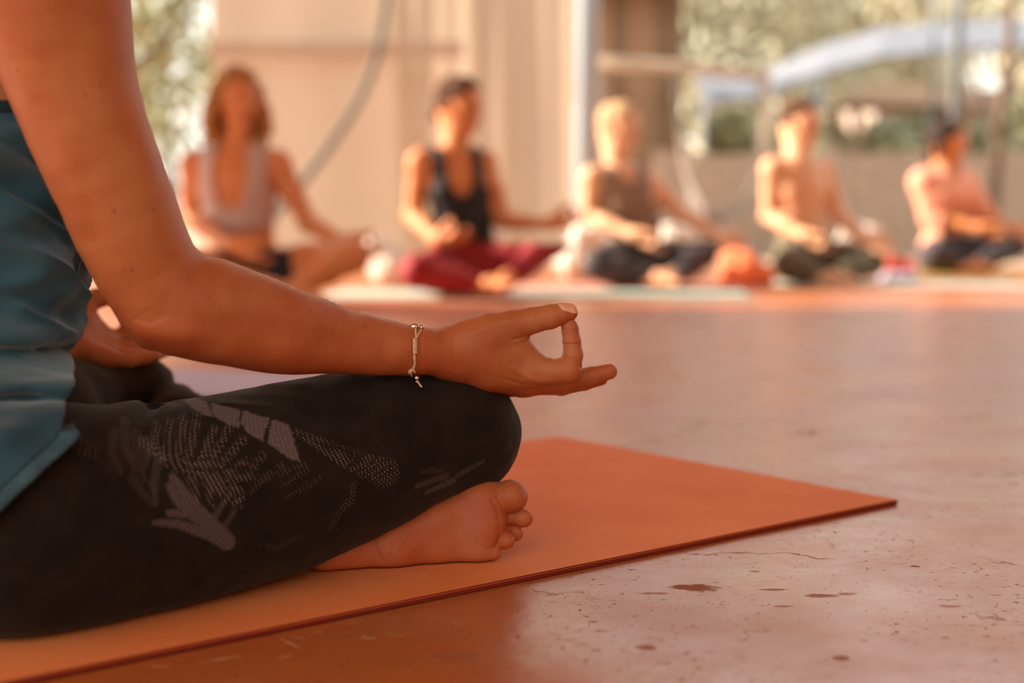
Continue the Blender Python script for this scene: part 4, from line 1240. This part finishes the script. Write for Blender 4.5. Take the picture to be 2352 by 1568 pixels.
def curtain(name, px0, px1, Y, top, label, seed, amp=.06, freq=9.0, bottom=.03, slant=0.0):
    a = W(px0, 400, Y)[0]; b_ = W(px1, 400, Y)[0]
    n, mrow = 160, 26
    rs = np.random.RandomState(seed); ph = rs.rand(6) * 6.28
    V = []; 
    for j in range(mrow):
        z = bottom + (top - bottom) * j / (mrow - 1); h = j / (mrow - 1)
        for i in range(n):
            u = i / (n - 1); x = a + (b_ - a) * u
            q = x * freq
            y = Y + slant * u + amp * (.5 + .5 * h) * (.55 * math.sin(q + ph[0] + .5 * math.sin(z * 1.3 + ph[1])) + .3 * math.sin(q * 2.3 + ph[2] + z * .5) + .25 * math.sin(q * .43 + ph[3]))
            y += .05 * math.sin(z * 2.1 + ph[4] + x) * (1 - h)
            V.append((x, y, z))
    F = [(j * n + i, j * n + i + 1, (j + 1) * n + i + 1, (j + 1) * n + i) for j in range(mrow - 1) for i in range(n - 1)]
    me = np_mesh(name, np.array(V), np.array(F)); o = link_mesh(name, me, M_CURT)
    rebase(o, ((a + b_) / 2, Y, 0)); tag(o, label, 'curtain', 'canvas curtains'); return o
curtain('curtain', 490, 905, 9.3, 2.9, 'cream canvas curtain behind the blond person, crossed by the hanging rope', 1, amp=.035, freq=4)
curtain('curtain', 893, 1052, 9.45, 2.9, 'narrow cream canvas curtain between the rope and the person in black top', 2, amp=.06, freq=9)
curtain('curtain', 1040, 1322, 9.7, 2.9, 'darker folded canvas curtain just before the pale blue pole', 3, amp=.09, freq=11)
box('curtain_rail', (W(470, 108, 9.15)[0], 9.20, W(600, 125, 9.12)[2]), (W(1062, 108, 9.15)[0], 9.262, W(600, 92, 9.12)[2]), M_BEAM, None, .006)
rail = bpy.data.objects['curtain_rail']; rebase(rail, (W(760, 108, 9.15)[0], 9.15, 1.3)); tag(rail, 'pale wooden rail running across the cream curtains', 'rail')
rp = tube('hanging_rope', smooth_path([W(905, -260, 8.8), W(892, -80, 8.8), W(884, 20, 8.8), W(866, 120, 8.8), W(832, 215, 8.75), W(770, 315, 8.7), W(700, 410, 8.6), W(640, 480, 8.5), W(590, 560, 8.3), W(575, 606, 8.2)], 8), .026, M_ROPE)
rebase(rp, W(640, 480, 8.5)); tag(rp, 'thick grey rope hanging in a curve in front of the cream curtain', 'rope')

# ================================================================== outdoors
M_EARTH = mat('dry_earth', (0.50, 0.33, 0.21), rough=1.0, noise=(1.2, .6), bump=(8, .6, .02))
bm = bmesh.new(); box_bm(bm, (-45, 8.9, -.14), (45, 90, -.02)); o = bm_obj('ground', bm, M_EARTH); tag(o, kind='structure')

M_LEAF1 = mat('leaf_olive', (0.40, 0.38, 0.20), rough=.7, noise=(3, .6))
M_LEAF2 = mat('leaf_pale', (0.38, 0.36, 0.21), rough=.7, noise=(2, .5))
M_LEAF3 = mat('leaf_hazy', (0.50, 0.47, 0.34), rough=.8, noise=(1, .4))  # distance haze put into a paler leaf colour
M_BARK = mat('bark', (0.16, 0.105, 0.07), rough=.95, noise=(20, .6), bump=(30, .8, .02))
M_TAUPE = mat('taupe_boards', (0.44, 0.33, 0.25), rough=.9, noise=(10, .5))
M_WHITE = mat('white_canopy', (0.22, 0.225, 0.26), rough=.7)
M_PINKW = mat('plaster_wall', (0.42, 0.32, 0.27), rough=.9, noise=(2, .3))
M_THATCH = mat('brown_thatch', (0.24, 0.15, 0.09), rough=1.0, noise=(9, .6), bump=(20, .8, .03))

def foliage_mesh(name, blobs, n, size, seed):
    rs = np.random.RandomState(seed); V = []; F = []
    blobs = [(np.array(c, float), np.array(r, float)) for c, r in blobs]
    tot = sum(r.prod() ** (2 / 3) for _, r in blobs)
    for c, r in blobs:
        kk = int(n * r.prod() ** (2 / 3) / tot)
        d = rs.randn(kk, 3); d /= np.linalg.norm(d, axis=1)[:, None]
        rad = .55 + .5 * rs.rand(kk) ** .6
        P = c + d * r * rad[:, None]
        a = rs.randn(kk, 3); a /= np.linalg.norm(a, axis=1)[:, None]
        b_ = np.cross(a, d + rs.randn(kk, 3) * .4); b_ /= np.linalg.norm(b_, axis=1)[:, None] + 1e-9
        s = (size * (.6 + .8 * rs.rand(kk)))[:, None]
        o = len(V) if isinstance(V, list) and not len(V) else sum(len(x) for x in V)
        V.append(np.stack([P - a * s, P - b_ * s * .45, P + a * s, P + b_ * s * .45], 1).reshape(-1, 3))
        F.append(np.arange(kk * 4).reshape(-1, 4) + o)
    return np_mesh(name, np.concatenate(V), np.concatenate(F), False)

def tree(px, Y, h, spread, label, mleaf, seed, n=2500, size=.12, low=.35, group=None, trunk_r=.09, cat='tree', name='tree'):
    x = W(px, 500, Y)[0]; c = np.array([x, Y, -.02]); rs = np.random.RandomState(seed)
    e = empty(name, c); tag(e, label, cat, group)
    lean = np.array([rs.randn() * .1, rs.randn() * .1, 0])
    bm = bmesh.new()
    tube_bm(bm, smooth_path([c, c + lean * .4 + np.array([0, 0, h * .25]), c + lean + np.array([0, 0, h * .55]), c + lean * 1.5 + np.array([0, 0, h * .85])], 4), np.linspace(trunk_r, trunk_r * .3, 13), 8)
    for k in range(5):
        a = rs.rand() * 6.28; p = c + lean * .8 + np.array([0, 0, h * (.35 + .08 * k)])
        q = p + np.array([math.cos(a) * spread * .6, math.sin(a) * spread * .6, h * .18])
        tube_bm(bm, smooth_path([p, (p + q) / 2 + np.array([0, 0, -.03 * h]), q], 3), np.linspace(trunk_r * .45, trunk_r * .12, 7), 6)
    bm_obj('trunk', bm, M_BARK, e, True)
    blobs = []
    for k in range(11):
        a = rs.rand() * 6.28; rr = spread * (.15 + .6 * rs.rand()); zz = h * (low + (1 - low) * rs.rand())
        s = spread * (.30 + .25 * rs.rand())
        blobs.append((c + lean + np.array([math.cos(a) * rr, math.sin(a) * rr, zz]), np.array([s, s, s * .75])))
    o = link_mesh('foliage', foliage_mesh('foliage', blobs, n, size, seed), mleaf, e); o['kind'] = 'stuff'
    return e
tree(250, 13, 4.6, 1.5, 'olive green tree at the far left behind the upper arm', M_LEAF1, 1, 2600, .10, .15)
tree(395, 17, 4.2, 1.6, 'sparse tree left of the cream curtain with bright sky gap', M_LEAF2, 2, 800, .13, .05)
tree(1180, 16, 5.2, 1.7, 'tree showing above the darker folded curtain', M_LEAF2, 4, 2200, .13, .3)
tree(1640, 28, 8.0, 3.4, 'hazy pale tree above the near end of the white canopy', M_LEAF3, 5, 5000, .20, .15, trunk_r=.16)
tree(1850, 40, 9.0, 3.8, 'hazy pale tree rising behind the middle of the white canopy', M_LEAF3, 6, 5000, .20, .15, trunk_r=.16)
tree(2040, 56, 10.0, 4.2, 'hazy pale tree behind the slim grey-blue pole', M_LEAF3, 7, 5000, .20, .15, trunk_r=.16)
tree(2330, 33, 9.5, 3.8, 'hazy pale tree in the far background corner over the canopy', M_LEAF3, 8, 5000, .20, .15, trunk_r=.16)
tree(2090, 14.9, 1.35, .42, 'rounded pale green bush behind the fence by the slim pole', M_LEAF2, 9, 1500, .09, .2, trunk_r=.03, cat='bush', name='bush')
tree(2310, 14, 1.5, .50, 'broad pale green bush behind the fence at the far end', M_LEAF2, 10, 1700, .09, .2, trunk_r=.03, cat='bush', name='bush')
tree(1700, 14, 1.15, .6, 'low olive bush under the near end of the white canopy', M_LEAF1, 11, 1500, .09, .2, trunk_r=.03, cat='bush', name='bush')
tree(1915, 16.2, 1.2, .45, 'olive bush behind the head of the bare-chested person', M_LEAF2, 12, 1500, .09, .2, trunk_r=.03, cat='bush', name='bush')

# bare leaning trunk near the frame's edge
tb = W(2284, 500, 10.4)
tr = empty('bare_tree', (tb[0], tb[1], -.02)); tag(tr, 'bare slender tree with forked dark trunk in front of the board fence', 'tree')
bm = bmesh.new(); tube_bm(bm, smooth_path([(tb[0], tb[1], -.02), W(2286, 420, 10.4), W(2300, 250, 10.4), W(2322, 60, 10.4), W(2318, -200, 10.4), W(2300, -500, 10.4)], 6), np.linspace(.050, .022, 31), 10); bm_obj('trunk', bm, M_BARK, tr, True)
bm = bmesh.new(); tube_bm(bm, smooth_path([W(2300, 250, 10.4), W(2332, 170, 10.5), W(2372, 90, 10.6), W(2400, -60, 10.7)], 6), np.linspace(.034, .012, 19), 8); bm_obj('branch', bm, M_BARK, tr, True)
bm = bmesh.new(); tube_bm(bm, smooth_path([W(2292, 330, 10.4), W(2262, 240, 10.3), W(2240, 180, 10.2), W(2236, 100, 10.2)], 6), np.linspace(.022, .006, 19), 8); bm_obj('branch', bm, M_BARK, tr, True)

# board fence
fx0, fx1, FY = W(1500, 400, 11.6)[0], W(2440, 400, 11.6)[0], 11.6
fe = empty('board_fence', ((fx0 + fx1) / 2, FY, -.02)); tag(fe, 'low taupe board fence closing the yard behind the seated row', 'fence')
rs = np.random.RandomState(5); x = fx0; first = None
while x < fx1:
    wd = .13 + rs.rand() * .02; h = .80 + rs.rand() * .05
    bm = bmesh.new(); box_bm(bm, (x, FY - .012 + rs.rand() * .006, -.02), (x + wd, FY + .012, h)); bm_obj('board', bm, M_TAUPE, fe)
    x += wd + .012
for z in (.15, .62):
    bm = bmesh.new(); box_bm(bm, (fx0, FY + .014, z), (fx1, FY + .05, z + .07)); bm_obj('rail', bm, M_TAUPE, fe)

# timber hut behind the pale pole
hx0, hx1, HY = W(1375, 100, 12.5)[0], W(1568, 100, 12.5)[0], 12.5
hu_ = empty('timber_hut', ((hx0 + hx1) / 2, HY + .8, -.02)); tag(hu_, 'brown timber hut wall and roof behind the pale blue pole', 'hut')
x = hx0
while x < hx1:
    bm = bmesh.new(); box_bm(bm, (x, HY, -.02), (x + .115, HY + .03, 2.35)); bm_obj('plank', bm, M_WOOD if rs.rand() > .35 else M_THATCH, hu_); x += .122
bm = bmesh.new(); box_bm(bm, (hx0 - .1, HY + .04, -.02), (hx1, HY + 1.7, 2.3)); bm_obj('wall', bm, M_THATCH, hu_)
bm = bmesh.new(); vs = [bm.verts.new(p) for p in [(hx0 - .5, HY - .4, 2.35), (hx1 + .15, HY - .4, 2.35), (hx1 + .15, HY + .85, 3.1), (hx0 - .5, HY + .85, 3.1), (hx0 - .5, HY + 2.1, 2.35), (hx1 + .15, HY + 2.1, 2.35)]]
bm.faces.new((vs[0], vs[1], vs[2], vs[3])); bm.faces.new((vs[3], vs[2], vs[5], vs[4])); o = bm_obj('roof', bm, M_THATCH, hu_); md = o.modifiers.new('t', 'SOLIDIFY'); md.thickness = .12
b0 = W(1372, 142, 11.9); b1 = W(1760, 172, 11.9)
bmr = tube('timber_beam', [b0, b1], .055, M_BEAM); rebase(bmr, (b0 + b1) / 2); tag(bmr, 'pale round timber beam crossing in front of the brown hut', 'beam')
for q in (b0, b1):
    t_ = tube('beam_post', [(q[0], q[1], -.02), q], .04, M_BEAM, bmr)

# white canopy with plaster building below
CY = 17.0
cn = empty('white_canopy', W(2000, 480, CY)); cn.location.z = -.02; tag(cn, 'long white canopy roof sloping across the far yard', 'canopy')
def sheet(pts_front, pts_back, th, m, name, par):
    bm = bmesh.new(); n = len(pts_front)
    A = [bm.verts.new(p) for p in pts_front]; B_ = [bm.verts.new(p) for p in pts_back]
    for i in range(n - 1): bm.faces.new((A[i], A[i + 1], B_[i + 1], B_[i]))
    o = bm_obj(name, bm, m, par); md = o.modifiers.new('t', 'SOLIDIFY'); md.thickness = th; return o
fr = [W(1620, 236, CY), W(1760, 215, CY), W(1880, 168, CY), W(2020, 128, CY), W(2200, 112, CY), W(2460, 98, CY)]
bk = [W(1600, 175, CY + .5), W(1780, 152, CY + .5), W(1900, 100, CY + .5), W(2030, 62, CY + .5), W(2200, 48, CY + .5), W(2460, 34, CY + .5)]
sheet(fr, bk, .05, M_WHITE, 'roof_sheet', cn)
for i in (0, 2, 4, 5):
    q = fr[i]; tube('leg', [(q[0], q[1], -.02), (q[0], q[1], q[2])], .04, M_WHITE, cn)
bx0, bx1 = W(2010, 300, CY + 1.2)[0], W(2500, 300, CY + 1.2)[0]
bd = empty('plaster_building', ((bx0 + bx1) / 2, CY + 2.2, -.02)); tag(bd, 'pinkish plaster building under the white canopy', 'building')
bm = bmesh.new(); box_bm(bm, (bx0, CY + 1.2, -.02), (bx1, CY + 3.0, 1.9)); bm_obj('wall', bm, M_PINKW, bd)
for px in (2080, 2230):
    a = W(px, 250, CY + 1.2)[0]
    f_ = box('window', (a, CY + 1.15, 1.0), (a + .55, CY + 1.22, 1.65), M_WOOD, bd); box('pane', (a + .05, CY + 1.13, 1.05), (a + .5, CY + 1.16, 1.6), mat('dim_glass', (.1, .1, .1), rough=.6, spec=.1), f_)
# small brown-roofed kiosk in front of the building
kx = W(1985, 300, 13.6)[0]
ks = empty('kiosk', (kx + .3, 13.6, -.02)); tag(ks, 'small brown-roofed wooden kiosk beyond the fence', 'kiosk')
bm = bmesh.new(); vs = [bm.verts.new(p) for p in [(kx - .25, 13.2, 1.35), (kx + .95, 13.2, 1.30), (kx + .10, 13.7, 1.62), (kx + .6, 13.7, 1.55), (kx - .25, 14.2, 1.35), (kx + .95, 14.2, 1.30)]]
for q in ((0, 1, 3, 2), (2, 3, 5, 4), (0, 2, 4), (1, 5, 3)): bm.faces.new([vs[i] for i in q])
bm_obj('roof', bm, M_WOOD, ks)
for i, (dx, dy) in enumerate([(-.15, 13.3), (.85, 13.3), (-.15, 14.1), (.85, 14.1)]): tube('post', [(kx + dx, dy, -.02), (kx + dx, dy, 1.36)], .05, M_WOOD, ks)
box('counter', (kx - .15, 13.35, .6), (kx + .85, 13.9, .68), M_WOOD, ks, .006)
# pale hanging cloth loop between pole and fence
hm = smooth_path([W(1548, 158, 11.84), W(1560, 300, 10.6), W(1585, 420, 9.9), W(1640, 500, 9.6), W(1700, 470, 9.9), W(1735, 380, 10.6), W(1742, 172, 11.84)], 8)
hmo = tube('fabric_sling', hm, [.010 + .030 * math.exp(-((i - 24) / 10) ** 2) for i in range(len(hm))], mat('sling_cloth', (.22, .16, .13), rough=.9))
rebase(hmo, W(1640, 500, 9.6)); tag(hmo, 'pale lilac fabric sling hanging in a loop beyond the seated row', 'sling')
